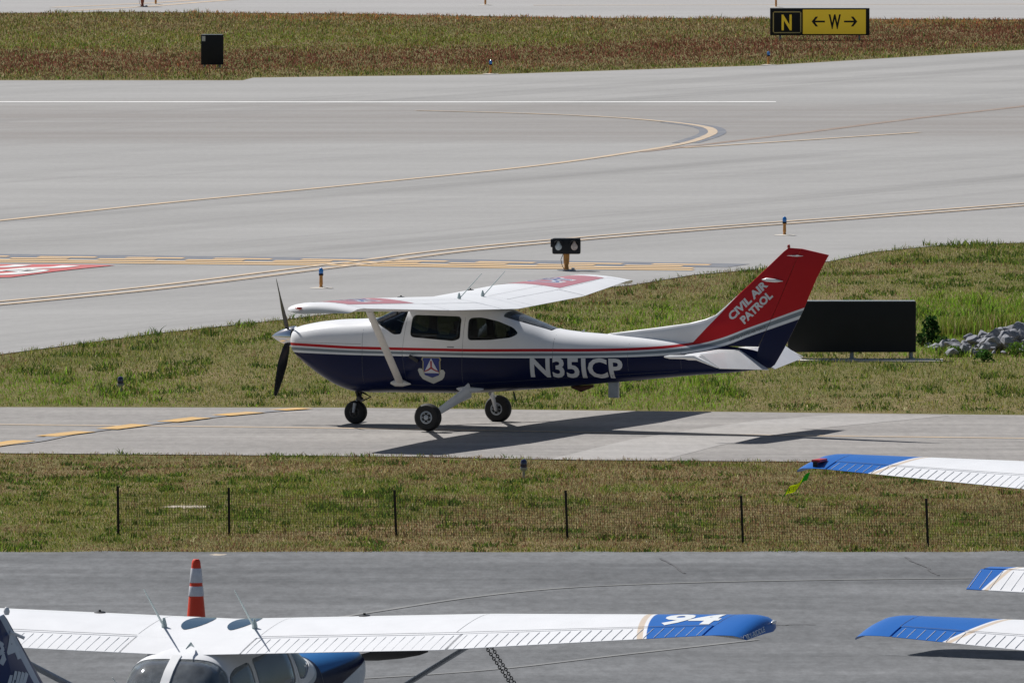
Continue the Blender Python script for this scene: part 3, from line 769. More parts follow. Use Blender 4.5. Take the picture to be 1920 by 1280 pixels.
    MB().box((-.95, 0, 1.77), (.02, .8, .02)).build('visor_rail', M['black'], root)
    for sg in (-1, 1): MB().box((-.92, sg * .23, 1.62), (.012, .26, .13), rot=Matrix.Rotation(R(35), 3, 'Y').to_euler(), bev=.004).build('sun_visor', M['metal'], root)
    for sg in (-1, 1):
        MB().tube([(-.98, sg * .22, 1.24), (-.82, sg * .22, 1.22)], .015, 8).box((-.8, sg * .22, 1.24), (.03, .28, .10), bev=.012).build('control_yoke', M['black'], root)
    return root, fus, wing, fin

def whip(parent, base, tip, r=.011, foot=True, mid=None):
    base, tip = Vector(base), Vector(tip); mb = MB()
    if foot: mb.lathe([(.026, -.02), (.027, .02), (.018, .06), (r, .09)], base, 'Z', 12)
    mb.tube([base, base.lerp(tip, .5), tip], [r, r * .8, r * .5], 8); mb.build('antenna', M['antenna'], parent)

# ---- paint: colours laid out over the aircraft in its own x, z
def fcurve(N, L, x, pts, lo, hi):
    """height as a function of station, as a curve"""
    n = N.new('ShaderNodeFloatCurve'); cu = n.mapping.curves[0]
    P_ = [((a + 3.5) / 10, (b - lo) / (hi - lo)) for a, b in pts]
    while len(cu.points) < len(P_): cu.points.new(.5, .5)
    for p, q in zip(cu.points, P_): p.location = q; p.handle_type = 'AUTO_CLAMPED'
    n.mapping.extend = 'HORIZONTAL'; n.mapping.update()
    L.new(mapr(N, L, x, -3.5, 6.5), n.inputs['Value']); return math_node(N, L, 'MULTIPLY_ADD', n.outputs[0], hi - lo, lo)
def step(N, L, v, t, w=.004): return mapr(N, L, v, t - w, t + w)
def paint_base(name, rough=.3):
    m = bpy.data.materials.new(name); N, L = nodes(m); b = bsdf(m); b.inputs['Roughness'].default_value = rough
    b.inputs['Specular IOR Level'].default_value = .2
    tc = N.new('ShaderNodeTexCoord'); s_ = N.new('ShaderNodeSeparateXYZ'); L.new(tc.outputs['Object'], s_.inputs[0])
    n = noise(N, L, tc.outputs['Object'], 3., 5, .6); return m, N, L, b, s_.outputs, mapr(N, L, n, .3, .7, .96, 1.03)
def finish(N, L, b, c, g):
    vm = N.new('ShaderNodeVectorMath'); vm.operation = 'SCALE'; L.new(c, vm.inputs[0]); L.new(g, vm.inputs['Scale']); L.new(vm.outputs[0], b.inputs['Base Color'])
WHITE = (.85, .85, .86); NAVY = (.005, .010, .048); RED = (.48, .015, .022); BLUE = (.018, .135, .47); BEIGE = (.70, .58, .46); SGREY = (.20, .24, .27)

m, N, L, b, (x, y, z), gg = paint_base('patrol_paint')
zr = fcurve(N, L, x, [(-3.5, 1.165), (-2.5, 1.162), (-1.24, 1.135), (0, 1.135), (1.31, 1.155), (2.4, 1.175), (3.0, 1.205), (3.5, 1.255), (3.9, 1.33), (4.6, 1.57), (5.36, 1.845), (6.5, 2.26)], .5, 2.5)
zn = fcurve(N, L, x, [(-3.5, 1.065), (-2.5, 1.062), (-1.24, 1.05), (0, 1.053), (1.31, 1.06), (2.4, 1.085), (3.0, 1.11), (3.5, 1.15), (4.0, 1.235), (4.6, 1.44), (5.23, 1.66), (6.5, 2.12)], .5, 2.5)
u = math_node(N, L, 'DIVIDE', math_node(N, L, 'SUBTRACT', zr, z), math_node(N, L, 'SUBTRACT', zr, zn))
grey = math_node(N, L, 'MULTIPLY', step(N, L, u, .22, .03), step(N, L, u, .66, -.03))
c = mixc(N, L, grey, (.72, .74, .76), SGREY)
c = mixc(N, L, step(N, L, u, 1.0, .02), c, NAVY)
# red: thin band above zr, wide beyond the slanted line on the fin
line = math_node(N, L, 'SUBTRACT', math_node(N, L, 'MULTIPLY_ADD', x, 1.03, -2.47), z)        # >0 behind the slanted edge
rb = math_node(N, L, 'MULTIPLY', step(N, L, z, 0), step(N, L, math_node(N, L, 'SUBTRACT', z, zr), 0))
thin = step(N, L, math_node(N, L, 'SUBTRACT', z, zr), .043, -.003)
wide = step(N, L, line, 0)
redf = math_node(N, L, 'MULTIPLY', rb, math_node(N, L, 'MAXIMUM', thin, wide))
up = mixc(N, L, redf, WHITE, RED)
c = mixc(N, L, rb, c, up); finish(N, L, b, c, gg); M['patrol'] = m

# wing paint of the patrol aircraft: white with red panels outboard
m, N, L, b, (x, y, z), gg = paint_base('patrol_wing_paint', .34)
finish(N, L, b, mixc(N, L, step(N, L, x, 50), WHITE, WHITE), gg); M['patrol_wing'] = m

# school aircraft: blue and navy with a white top; wing tips blue behind a curved beige and white band
m, N, L, b, (x, y, z), gg = paint_base('school_paint')
sill = fcurve(N, L, x, [(-3.5, 1.8), (-1.42, 1.8), (-1.25, 1.45), (-1.0, 1.31), (0, 1.235), (1.2, 1.19), (3, 1.2), (6.5, 1.3)], .5, 2.5)
low = fcurve(N, L, x, [(-3.5, 1.29), (-2.8, 1.28), (-2.0, 1.20), (-1.4, 1.07), (-.8, .93), (1, .8), (3, .9), (6.5, 1.1)], .5, 2.5)
c = mixc(N, L, step(N, L, math_node(N, L, 'SUBTRACT', z, low), 0), (.62, .66, .70), NAVY)
c = mixc(N, L, step(N, L, math_node(N, L, 'SUBTRACT', z, math_node(N, L, 'SUBTRACT', sill, .05)), 0), c, (.55, .58, .6))
bl = mixc(N, L, math_node(N, L, 'MULTIPLY', step(N, L, z, 1.36, .02), step(N, L, x, -1.3, -.02)), NAVY, (.03, .16, .42))
c = mixc(N, L, math_node(N, L, 'MULTIPLY', step(N, L, z, 1.33, .01), step(N, L, x, -1.32, -.01)), c, (.03, .16, .42)); top_ = mixc(N, L, step(N, L, x, -1.5, .01), bl, WHITE)
c = mixc(N, L, step(N, L, math_node(N, L, 'SUBTRACT', z, sill), 0), c, top_)
# fin: navy with pale stripe along its leading edge
fl_ = math_node(N, L, 'SUBTRACT', math_node(N, L, 'MULTIPLY_ADD', x, 1.0, -2.16), z)
finpart = step(N, L, z, 1.36)
tail = math_node(N, L, 'MULTIPLY', finpart, step(N, L, x, 2.4))
fc = mixc(N, L, math_node(N, L, 'MULTIPLY', step(N, L, fl_, .10), step(N, L, fl_, .24, -.004)), (.008, .028, .11), (.33, .40, .50))
c = mixc(N, L, tail, c, fc); finish(N, L, b, c, gg); b.inputs['Specular IOR Level'].default_value = .06; M['school'] = m
def tip_paint(name, y0, k, both=True):
    m, N, L, b, (x, y, z), gg = paint_base(name, .32)
    ay = math_node(N, L, 'ABSOLUTE', y)
    q = math_node(N, L, 'ADD', x, 1.0)
    q = math_node(N, L, 'MULTIPLY', math_node(N, L, 'MULTIPLY', q, q), k)
    d = math_node(N, L, 'SUBTRACT', math_node(N, L, 'ADD', ay, q), y0)
    c = mixc(N, L, step(N, L, d, .03), WHITE, BEIGE); c = mixc(N, L, step(N, L, d, .09), c, WHITE); c = mixc(N, L, step(N, L, d, .125), c, BLUE)
    finish(N, L, b, c, gg); return m
M['tip_blue'] = tip_paint('school_wing_paint', 4.15, -.11)
M['tail_blue'] = tip_paint('school_tail_paint', 1.10 + 2.4, 0)
m, N, L, b, (x, y, z), gg = paint_base('school_tailplane_paint', .32)
ay = math_node(N, L, 'ABSOLUTE', y); d = math_node(N, L, 'SUBTRACT', math_node(N, L, 'MULTIPLY_ADD', math_node(N, L, 'SUBTRACT', x, 3.9), .22, ay), 1.46)
d = math_node(N, L, 'SUBTRACT', ay, math_node(N, L, 'MULTIPLY_ADD', math_node(N, L, 'SUBTRACT', x, 3.9), .22, 1.40))
c = mixc(N, L, step(N, L, d, 0), WHITE, BEIGE); c = mixc(N, L, step(N, L, d, .05), c, WHITE); c = mixc(N, L, step(N, L, d, .08), c, BLUE); finish(N, L, b, c, gg); M['school_tail'] = m

M['nav_red'] = lens('red_navigation_light', (.5, .02, .02)); M['nav_green'] = lens('green_navigation_light', (.02, .3, .12)); M['nav_clear'] = mat('clear_navigation_light', (.8, .8, .8), .1, coat=.6)

TAB182 = [(-2.62, 1.40, 1.06, .29, 1.24, 2.3), (-2.57, 1.43, 1.00, .38, 1.23, 2.5), (-2.40, 1.475, .87, .455, 1.2, 2.7), (-2.15, 1.52, .70, .505, 1.17, 2.9), (-1.85, 1.55, .55, .535, 1.13, 3.1),
          (-1.62, 1.56, .49, .55, 1.1, 3.2), (-1.30, 1.59, .48, .555, 1.08, 3.3), (-1.00, 1.72, .49, .56, 1.08, 3.0), (-.70, 1.84, .49, .56, 1.08, 2.9), (-.40, 1.87, .495, .56, 1.08, 2.9),
          (.1, 1.87, .50, .56, 1.08, 2.9), (.5, 1.82, .525, .555, 1.08, 2.9), (.81, 1.735, .55, .535, 1.08, 2.8), (1.2, 1.595, .585, .49, 1.07, 2.7), (1.57, 1.475, .62, .44, 1.07, 2.5),
          (1.9, 1.44, .65, .395, 1.07, 2.4), (2.3, 1.415, .695, .345, 1.08, 2.3), (3.0, 1.37, .765, .26, 1.09, 2.2), (3.6, 1.325, .83, .19, 1.1, 2.2), (4.3, 1.27, .895, .11, 1.1, 2.2), (4.6, 1.23, .93, .07, 1.09, 2.1), (4.72, 1.2, .95, .045, 1.08, 2)]
WS = [(-1.31, 1.605), (-.86, 1.365), (-.745, 1.375), (-.68, 1.66), (-.66, 2.0), (-1.31, 2.0)]
RW = [(.80, 1.655), (1.53, 1.452), (1.56, 1.60), (1.0, 2.0), (.80, 2.0)]
W2 = [(-.58, 1.66), (.20, 1.65), (.20, 1.325), (.09, 1.29), (-.60, 1.335)]
W3 = [(.31, 1.63), (.50, 1.645), (.76, 1.59), (1.0, 1.50), (1.09, 1.415), (.98, 1.355), (.65, 1.315), (.32, 1.305)]
FIN182 = [(1.28, 1.28, 2.2, 4.70, .05), (1.42, 1.42, 2.32, 4.77, .05), (1.52, 1.52, 3.05, 4.82, .046), (1.60, 1.60, 3.60, 4.86, .045), (1.66, 1.66, 3.85, 4.89, .044), (1.73, 1.73, 4.02, 4.92, .043), (1.85, 1.85, 4.165, 4.98, .042), (2.2, 2.2, 4.56, 5.13, .036), (2.5, 2.5, 4.89, 5.26, .032), (2.68, 2.68, 5.085, 5.335, .028), (2.735, 2.725, 5.16, 5.352, .018)]
RUD182 = [(.95, .97, 4.73, 4.88, .03), (1.02, 1.02, 4.66, 4.95, .045), (1.26, 1.26, 4.71, 5.095, .045), (1.81, 1.81, 4.97, 5.385, .04), (2.3, 2.3, 5.185, 5.60, .035), (2.67, 2.60, 5.345, 5.765, .03), (2.725, 2.64, 5.362, 5.79, .018)]
COMMON = dict(cap=(1.35, .20), beads=False)
T182 = dict(COMMON, tab=TAB182, cav=(-1.28, 1.50), paint=M['patrol'], wing_paint=M['patrol_wing'], tail_paint=M['white'], bead_mat=M['white'],
    windows=[('windshield', WS, -.8, .8, .03, M['glass']), ('rear_window', RW, -.8, .8, .03, M['glass_dark']), ('door_window', W2, -.8, -.2, .07, M['glass']), ('door_window', W2, .2, .8, .07, M['glass']), ('side_window', W3, -.8, -.2, .06, M['glass']), ('side_window', W3, .2, .8, .06, M['glass'])],
    wing=Wing(), nav=(M['nav_red'], M['nav_green']), strut=(-.76, .53, .65, 2.98), strut_xc=.30, strut_mat=M['beige'], fin=FIN182, rudder=RUD182,
    stab=dict(half=1.70, le=(3.98, 4.16), hinge=4.42, z=1.19, ec=(.53, .34), down=27, gap=.12, horn=.52), nose=(-1.69, .175), main=(0, .205, 0, -.005, .0), spin=(-3.04, 1.275), blades=(3, -31), floor=.6, leg_mat=M['white'])

plane, fus, wing, fin = build_aircraft('patrol_airplane', 'white navy and red high-wing propeller airplane taxiing on the paved taxiway', 'airplane', T182)
o0 = P(865, 801); plane.location = (o0.x, o0.y, .012); plane.rotation_euler = (R(-.5), 0, R(-22))
tf, tw, tn = bvh(fus), bvh(wing), bvh(fin)
def placed(s, cx, cy, wd, ht, ang=0., off=0., shear=0., spacing=1.):
    v, f = text_mesh(s, off, shear, spacing=spacing); ca, sa = math.cos(ang), math.sin(ang)
    return [Vector((cx + (p.x - .5) * wd * ca - (p.y - .5) * ht * sa, cy + (p.x - .5) * wd * sa + (p.y - .5) * ht * ca, 0)) for p in v], f
M['letter'] = mat('white_lettering', (.66, .67, .68), .4); M['letter_blue'] = mat('blue_lettering', (.03, .09, .34), .4)
M['panel_red'] = mat('red_wing_panel', (.56, .20, .225), .3, var=.05, scale=4)
M['gold'] = mat('gold_edge', (.36, .32, .19), .5); M['ribbon'] = mat('ribbon_white', (.52, .53, .50), .5); M['e_blue'] = mat('emblem_blue', (.012, .03, .20), .4); M['e_red'] = mat('emblem_red', (.32, .02, .03), .4); M['e_white'] = mat('emblem_white', (.62, .62, .66), .4)
v, f = placed('N35ICP', 1.975, .925, 1.39, .30, 0, .028); decal('registration_letters', tf, [(v, f, 0)], fus, [M['letter']])
ca = R(43)
va, fa = placed('CIVIL AIR', 4.535, 1.955, .77, .125, ca, .045, 0); vb, fb = placed('PATROL', 4.675, 1.855, .61, .125, ca, .045, 0)
decal('fin_lettering', tn, [(va, fa, 0), (vb, fb, 0)], fin, [M['letter']], size=.1)
M['strip_txt'] = mat('dark_strip_lettering', (.06, .065, .07), .5)
v, f = placed('UNITED STATES AIR FORCE AUXILIARY', 4.66, 1.515, .86, .045, R(19.5), .01); decal('fin_lettering', tn, [(v, f, 0)], fin, [M['strip_txt']], size=.1)
def E_(a, b): return (-.257 + (a - 900) / 18.29 / 117.8, .862 - (b - 604) / 18.29 / 127)
EM = [([(600, 175), (1200, 175), (1250, 260), (1215, 330), (1225, 620), (1180, 850), (910, 930), (640, 850), (600, 620), (610, 330), (565, 260)], 0),
      ([(440, 620), (480, 570), (570, 570), (615, 640), (640, 780), (760, 830), (910, 905), (1060, 830), (1190, 760), (1205, 640), (1250, 600), (1320, 610), (1370, 700), (1320, 860), (1240, 950), (1060, 1030), (910, 1100), (760, 1030), (580, 940), (490, 800)], 1),
      ([(640, 205), (1165, 205), (1200, 270), (1170, 340), (1180, 610), (1150, 800), (910, 880), (670, 800), (640, 610), (650, 340), (610, 270)], 2),
      ([(905, 215), (1150, 690), (1165, 725), (650, 725), (665, 690)], 4),
      ([(905, 290), (935, 330), (930, 520), (1010, 590), (1160, 660), (1150, 690), (1020, 650), (905, 580), (790, 650), (670, 690), (660, 660), (800, 590), (880, 520), (875, 330)], 3)]
decal('emblem', tf, [([Vector((*E_(a, b), 0)) for a, b in pts], [tuple(range(len(pts)))], mi) for pts, mi in EM], fus, [M['gold'], M['ribbon'], M['e_blue'], M['e_red'], M['e_white']], size=.08)
# red panels and letters on the upper wing
for sg in (-1, 1):
    def wp(y, xc): le, te = W_.le_te(y); return Vector((le + xc * (te - le), sg * y, 0))
    W_ = T182['wing']
    lay = [([wp(2.72, .04), wp(4.95, .10), wp(5.0, .715), wp(2.85, .715)], [(0, 1, 2, 3)], 0)]
    t1, f1 = text_mesh('CAP', .06); t2, f2 = text_mesh('CAP', -.012)
    def tp(p, k): return Vector((-.45 + (1 - p.y) * .50 + (-.5 + 0) * 0, sg * 3.8 + (p.x - .5) * .95 * 1, 0))
    lay += [([Vector((-.12 - (p.y - .5) * .62, sg * 3.8 + (p.x - .5) * 1.05, 0)) for p in t1], f1, 1), ([Vector((-.12 - (p.y - .5) * .50, sg * 3.8 + (p.x - .5) * .94, 0)) for p in t2], f2, 2)]
    decal('wing_panel', tw, lay, wing, [M['panel_red'], M['letter'], M['letter_blue']], 'top', .09, .0035)
# doors, seams, handle
def seam(pts, tree, parent, side='-Y', wd=.0035, name='panel_seam'):
    v = []; f = []
    for i in range(len(pts) - 1):
        a, b_ = Vector((*pts[i], 0)), Vector((*pts[i + 1], 0)); t = (b_ - a).normalized(); n = Vector((-t.y, t.x, 0)) * wd / 2; k = len(v)
        v += [a + n, b_ + n, b_ - n, a - n]; f.append((k, k + 1, k + 2, k + 3))
    decal(name, tree, [(v, f, 0)], parent, [M['seam']], side, .1, .002)
seam([(-.66, 1.62), (-.72, 1.1), (-.66, .62), (.22, .62), (.26, 1.64)], tf, fus); seam([(-1.36, 1.56), (-1.36, .5)], tf, fus); seam([(1.62, 1.45), (1.62, .64)], tf, fus); seam([(2.75, 1.37), (2.75, .75)], tf, fus); seam([(3.55, 1.3), (3.55, .84)], tf, fus); seam([(-2.45, 1.215), (-1.38, 1.215)], tf, fus); seam([(.3, .66), (3.5, .9)], tf, fus)
for sg in (-1, 1):
    seam([(-.72, sg * .62), (.45, sg * .62)], tw, wing, 'top'); seam([(-.72, sg * 2.62), (.45, sg * 2.6)], tw, wing, 'top'); seam([(.18, sg * .62), (.16, sg * 2.6), (.13, sg * 5.1)], tw, wing, 'top', .005)
MB().tube([(-.585, -.50, 1.375), (.06, -.515, 1.345), (.135, -.51, 1.37), (.15, -.49, 1.5), (.17, -.455, 1.63)], .014, 8).build('window_frame', M['white'], plane)
MB().box((.05, -.555, 1.20), (.11, .012, .02), bev=.004).build('door_handle', M['metal'], plane)
MB().box((-.52, -.60, 1.02), (.16, .02, .05), rot=Matrix.Rotation(R(30), 3, 'Y').to_euler(), bev=.008).build('entry_step', M['dark_metal'], plane)
for sg in (-1, 1): whip(plane, W_.pt(sg * .46, .54, True), W_.pt(sg * .46, .54, True) + Vector((.36, 0, .38)), .008)
MB().lathe([(.018, 0), (.024, .02), (.018, .045), (.006, .055)], (5.16, 0, 2.73), 'Z', 14).build('beacon', M['nav_red'], plane)
MB().tube([(4.76, -.04, 2.262), (4.84, -.06, 2.263), (4.98, -.065, 2.252), (5.09, -.045, 2.246)], [.01, .04, .035, .004], 12, sq=(.4, .7)).build('fin_antenna', M['white'], plane)
MB().tube([(5.15, -.03, 2.62), (5.3, -.045, 2.62), (5.4, -.04, 2.62)], [.004, .02, .004], 10, sq=(.5, .6)).build('fin_antenna', M['white'], plane)
MB().box((2.42, 0, .60), (.16, .06, .24), bev=.02).build('belly_antenna', M['leg_grey'], plane)
MB().tube([(1.75, 0, .63), (1.9, 0, .60), (2.1, 0, .65)], [.02, .05, .02], 10).build('belly_light', M['brown'], plane)
MB().tube([(.75, .2, .53), (.78, .2, .40)], .012, 8).build('belly_antenna', M['dark_metal'], plane)
MB().tube([(1.9, 0, 1.43), (1.96, 0, 1.47)], .012, 8).build('roof_antenna', M['metal'], plane)

# ------------------------------------------------------------------ parked school aircraft
TAB172 = [(-2.78, 1.37, 1.02, .31, 1.22, 2.3), (-2.73, 1.40, .97, .40, 1.21, 2.5), (-2.52, 1.435, .86, .475, 1.19, 2.7), (-2.2, 1.465, .72, .52, 1.16, 2.9), (-1.8, 1.485, .60, .54, 1.12, 3.1),
          (-1.5, 1.50, .54, .545, 1.1, 3.2), (-1.25, 1.52, .52, .55, 1.08, 3.3), (-.98, 1.69, .52, .555, 1.08, 3.0), (-.70, 1.83, .52, .555, 1.08, 2.9), (-.40, 1.87, .52, .555, 1.08, 2.9),
          (.1, 1.87, .52, .555, 1.08, 2.9), (.55, 1.86, .54, .555, 1.08, 3.3), (.92, 1.81, .56, .55, 1.08, 3.8), (1.15, 1.70, .585, .53, 1.07, 3.7), (1.45, 1.47, .62, .47, 1.07, 2.9),
          (1.8, 1.40, .65, .40, 1.07, 2.4), (2.3, 1.36, .70, .335, 1.08, 2.3), (3.0, 1.31, .77, .25, 1.08, 2.2), (3.5, 1.275, .83, .185, 1.08, 2.2), (4.1, 1.23, .89, .11, 1.08, 2.2), (4.4, 1.2, .92, .07, 1.07, 2.1), (4.5, 1.18, .94, .045, 1.07, 2)]
sh = -.17
FIN172 = [(a, b_, c + sh, d + sh, e) for a, b_, c, d, e in FIN182]; FIN172[0] = (1.22, 1.22, 2.3, 4.43, .05); FIN172[1] = (1.34, 1.34, 2.6, 4.5, .05)
RUD172 = [(a, b_, c + sh, d + sh, e) for a, b_, c, d, e in RUD182]
WS1 = [(-1.27, 1.535), (-.86, 1.345), (-.73, 1.355), (-.66, 1.66), (-.64, 2.0), (-1.27, 2.0)]
RW1 = [(.93, 1.62), (1.02, 1.44), (1.50, 1.415), (1.52, 1.60), (1.12, 2.0), (1.04, 1.80), (.98, 1.76)]
W21 = [(-.61, 1.68), (.27, 1.68), (.27, 1.26), (-.63, 1.33)]
W31 = [(.35, 1.67), (.76, 1.66), (.93, 1.61), (.97, 1.44), (.90, 1.29), (.35, 1.25)]
M['pale_lining'] = mat('pale_cabin_lining', (.42, .42, .41), .9)
T172 = dict(COMMON, beads=True, lining=M['pale_lining'], tab=TAB172, cav=(-1.2, 1.42), paint=M['school'], wing_paint=M['tip_blue'], tail_paint=M['school_tail'], bead_mat=mat('bead_white', (.66, .67, .69), .5),
    windows=[('windshield', WS1, -.8, .8, .03, M['parked_glass']), ('rear_window', RW1, -.8, .8, .04, M['parked_glass']), ('door_window', W21, -.8, -.2, .07, M['parked_glass']), ('door_window', W21, .2, .8, .07, M['parked_glass']), ('side_window', W31, -.8, -.2, .07, M['parked_glass']), ('side_window', W31, .2, .8, .07, M['parked_glass'])],
    wing=Wing(z0=1.84, inc=2.0), nav=(M['nav_clear'], M['nav_clear']), strut=(-.62, .53, .68, 2.65), strut_mat=M['leg_grey'], fin=FIN172, rudder=RUD172,
    stab=dict(half=1.84, le=(3.72, 3.92), hinge=4.16, z=1.33, ec=(.56, .46), down=17, gap=.12, horn=.12), nose=(-1.60, .175), main=(0, .205, 0, 0, 0), spin=(-3.16, 1.22), blades=(2, 97), floor=.6, leg_mat=M['white'])
A, fusA, wingA, finA = build_aircraft('parked_airplane', 'parked white and blue airplane numbered 94 on its right wing tip and tail', 'airplane', T172, 'blue and white parked school airplanes')
Wa = T172['wing']
tA, tFA, tWA = bvh(fusA), bvh(finA), bvh(wingA)
# details every one of them has
for sg in (-1, 1):
    # skylights in the roof ahead of the cabin
    q = []
    for k in range(24):
        th = 2 * math.pi * k / 24; q.append((-.16 + .36 * math.cos(th), sg * .235 + math.copysign(.125 * abs(math.sin(th)) ** 1.4, math.sin(th))))
    decal('skylight', tWA, [(*flatpoly(q), 0)], wingA, [mat('smoked_skylight', (.035, .075, .125), .15, spec=.5)] if sg < 0 else [bpy.data.materials['smoked_skylight']], 'top', .08, .004)
MB().box((1.16, 0, 1.62), (.05, .05, .05)).v
dv = MB(); dp = [(x, float(pchip([t[0] for t in TAB172], [t[1] for t in TAB172], x)) + .004) for x in np.linspace(.96, 1.56, 9)]
dv.loft([[Vector((x, -.045, z - .012)), Vector((x, .045, z - .012)), Vector((x, .045, z + .006)), Vector((x, -.045, z + .006))] for x, z in dp]); dv.build('rear_window_divider', M['white'], A)
for sg in (-1, 1): whip(A, Wa.pt(sg * .46, .54, True), Wa.pt(sg * .46, .54, True) + Vector((.46, 0, .42)), .011)
MB().tube([(.78, .10, 1.86), (.86, .10, 1.90), (.98, .10, 1.87)], [.004, .018, .005], 12, sq=(.7, 1)).build('roof_antenna', M['antenna'], A)
whip(A, (1.9, 0, 1.38), (2.3, -.1, 1.78), .007, False)
MB().lathe([(.02, 0), (.03, .03), (.022, .06), (.01, .07)], (4.92, 0, 2.72), 'Z', 14).build('beacon', M['white'], A)
MB().tube([(4.9, .02, 2.56), (4.86, .14, 2.50)], .016, 10).build('fin_antenna', M['white'], A)
for sg in (-1, 1):
    seam([(-.72, sg * .62), (.40, sg * .62)], tWA, wingA, 'top'); seam([(-.70, sg * 2.62), (.42, sg * 2.6)], tWA, wingA, 'top', .004); seam([(.43, sg * .62), (.42, sg * 2.6), (.27, sg * 5.1)], tWA, wingA, 'top', .007)
    seam([(-.55, sg * 5.125), (.28, sg * 5.125)], tWA, wingA, 'top', .010)
    q = [(-.585, sg * .2)]
seam([(-.66, 1.62), (-.70, 1.1), (-.64, .66), (.24, .66), (.28, 1.66)], tA, fusA, '+Y'); seam([(-1.31, 1.48), (-1.31, .56)], tA, fusA, '+Y', .012)
def copy_tree(o, parent=None):
    c = o.copy(); COL.objects.link(c); c.parent = parent
    for ch in list(o.children): copy_tree(ch, c)
    return c
def park(o, x, y, pitch, roll, yaw=111):
    o.location = (x, y, APRON_Z + .012); o.rotation_euler = (R(roll), R(pitch), R(-yaw))
B = copy_tree(A); B['label'] = 'parked airplane with red clamp and yellow streamer on its blue left wing tip'
Cc = copy_tree(A); Cc['label'] = 'parked airplane with plain blue left wing tip, lowest of the wings at the right edge'
park(A, -2.72, 125.3, 3.6, .9); park(B, 8.42, 145.9, 2.2, 0, 114); park(Cc, 8.55, 122.5, 3.4, 0)
# numbers and marks only the first of them shows
M['big_white'] = mat('white_number', (.78, .80, .80), .4)
v, f = text_mesh('94', .035)
q = [Vector((-.04 - (p.y - .5) * .62, 4.865 - .02 + (p.x - .5) * .78 + (p.y - .5) * .16, 0)) for p in v]
q = [Vector((.02 - (p.y - .5) * .50, 4.80 + (p.x - .5) * .58, 0)) for p in v]
decal('wing_number', tWA, [(q, f, 0)], wingA, [M['big_white']], 'top', .06, .004)
v, f = placed('94', 0, 0, .60, .25, 0, .03)
q = [Vector((5.03 - p.x + p.y * .75, 2.41 + p.y, 0)) for p in v]
M['tail_grey'] = mat('pale_tail_marking', (.36, .44, .54), .45)
fe = []
for k in range(5):                                 # feathered sweep below the number
    a = .09 * k
    fe.append(([(5.30 - .065 * k, 1.60), (5.36 - .065 * k, 1.60), (5.20 - .07 * k, 1.92), (4.97 - .085 * k, 2.22 - .015 * k), (4.91 - .085 * k, 2.21 - .02 * k), (5.12 - .07 * k, 1.90)], 0))
rudA = [o for o in A.children if o.name.startswith('rudder')][0]
tmpv = [v_.co.copy() for o in (finA, rudA) for v_ in o.data.vertices]; nf_ = len(finA.data.vertices)
tFR = BVHTree.FromPolygons(tmpv, [tuple(p.vertices) for p in finA.data.polygons] + [tuple(i + nf_ for i in p.vertices) for p in rudA.data.polygons])
decal('fin_marking', tFR, [(q, f, 0)] + [([Vector((a, b_, 0)) for a, b_ in pts], [tuple(range(len(pts)))], 0) for pts, _ in fe], finA, [M['tail_grey']], '+Y', .08)
v, f = text_mesh('EMBRY-RIDDLE', .01)
# lettering on the drooped end of the wing tip: laid on its rear outer face
tipc = Vector((.40, 5.40, 1.965)); vv = []
for p in v:
    y = 5.30 + p.x * .17; x = .40 - (p.x) * .36; z = 2.07
    o_ = Vector((.44 - p.x * .52 + 2.0 * .8, 5.24 + p.x * .17 + 1.2 * 2, 1.945 + p.x * .02 + p.y * .045)); d_ = Vector((-.8, -1.2, 0)).normalized()
    h = tWA.ray_cast(o_, d_); vv.append((h[0] - d_ * .004) if h[0] else None)
ok = [t for t in f if all(vv[i] is not None for i in t)]
if ok: mobj('tip_lettering', [a or Vector((0, 0, 0)) for a in vv], ok, M['big_white'], wingA)

# clamp and streamer on the middle aircraft's wing tip
bpy.context.view_layer.update()
MBm = B.matrix_world
M['gust_red'] = mat('red_clamp', (.50, .03, .04), .45)
def cloth(name, col):
    m = bpy.data.materials.new(name); N, L = nodes(m); N.clear(); o = N.new('ShaderNodeOutputMaterial')
    d = N.new('ShaderNodeBsdfDiffuse'); t = N.new('ShaderNodeBsdfTranslucent'); mx = N.new('ShaderNodeMixShader'); mx.inputs[0].default_value = .5
    d.inputs[0].default_value = (*col, 1); t.inputs[0].default_value = (*col, 1)
    L.new(d.outputs[0], mx.inputs[1]); L.new(t.outputs[0], mx.inputs[2]); L.new(mx.outputs[0], o.inputs[0]); return m
M['streamer'] = cloth('yellow_green_streamer', (.80, .88, .03)); M['streamer_green'] = cloth('green_streamer_end', (.06, .45, .05))
c = MBm @ Wa.pt(-5.27, .84, True)
cl = thing('gust_lock', c, 'small red clamp gripping the rear edge of the blue wing tip above the streamer', 'clamp', R(-111))
MB().box((.0, 0, .035), (.26, .10, .03), bev=.01).build('pad', M['gust_red'], cl)
MB().box((.14, 0, -.01), (.02, .05, .08), bev=.006).box((.10, 0, -.045), (.08, .04, .015)).build('jaw', M['black'], cl)
c2 = MBm @ (Wa.pt(-5.27, 1, True) + Vector((.03, 0, -.07)))
stt = thing('warning_streamer', c2, 'yellow and green warning streamer blowing from the red clamp on the wing tip', 'streamer')
pts = [Vector((-.04 - .26 * t, -.02, -.02 - .20 * t + .02 * math.sin(t * 9))) for t in np.linspace(0, 1, 15)]
def ribbon(a, b_, m, nm):
    mb = MB(); rr = []
    for i in range(a, b_ + 1): p = pts[i]; rr.append([p + Vector((-.02, -.0006, -.046)), p + Vector((.02, -.0006, .046)), p + Vector((.02, .0006, .046)), p + Vector((-.02, .0006, -.046))])
    return mb.loft(rr).build(nm, m, stt)
ribbon(0, 4, M['streamer_green'], 'webbing'); rb_ = ribbon(4, 13, M['streamer'], 'ribbon'); ribbon(13, 14, M['streamer_green'], 'webbing')
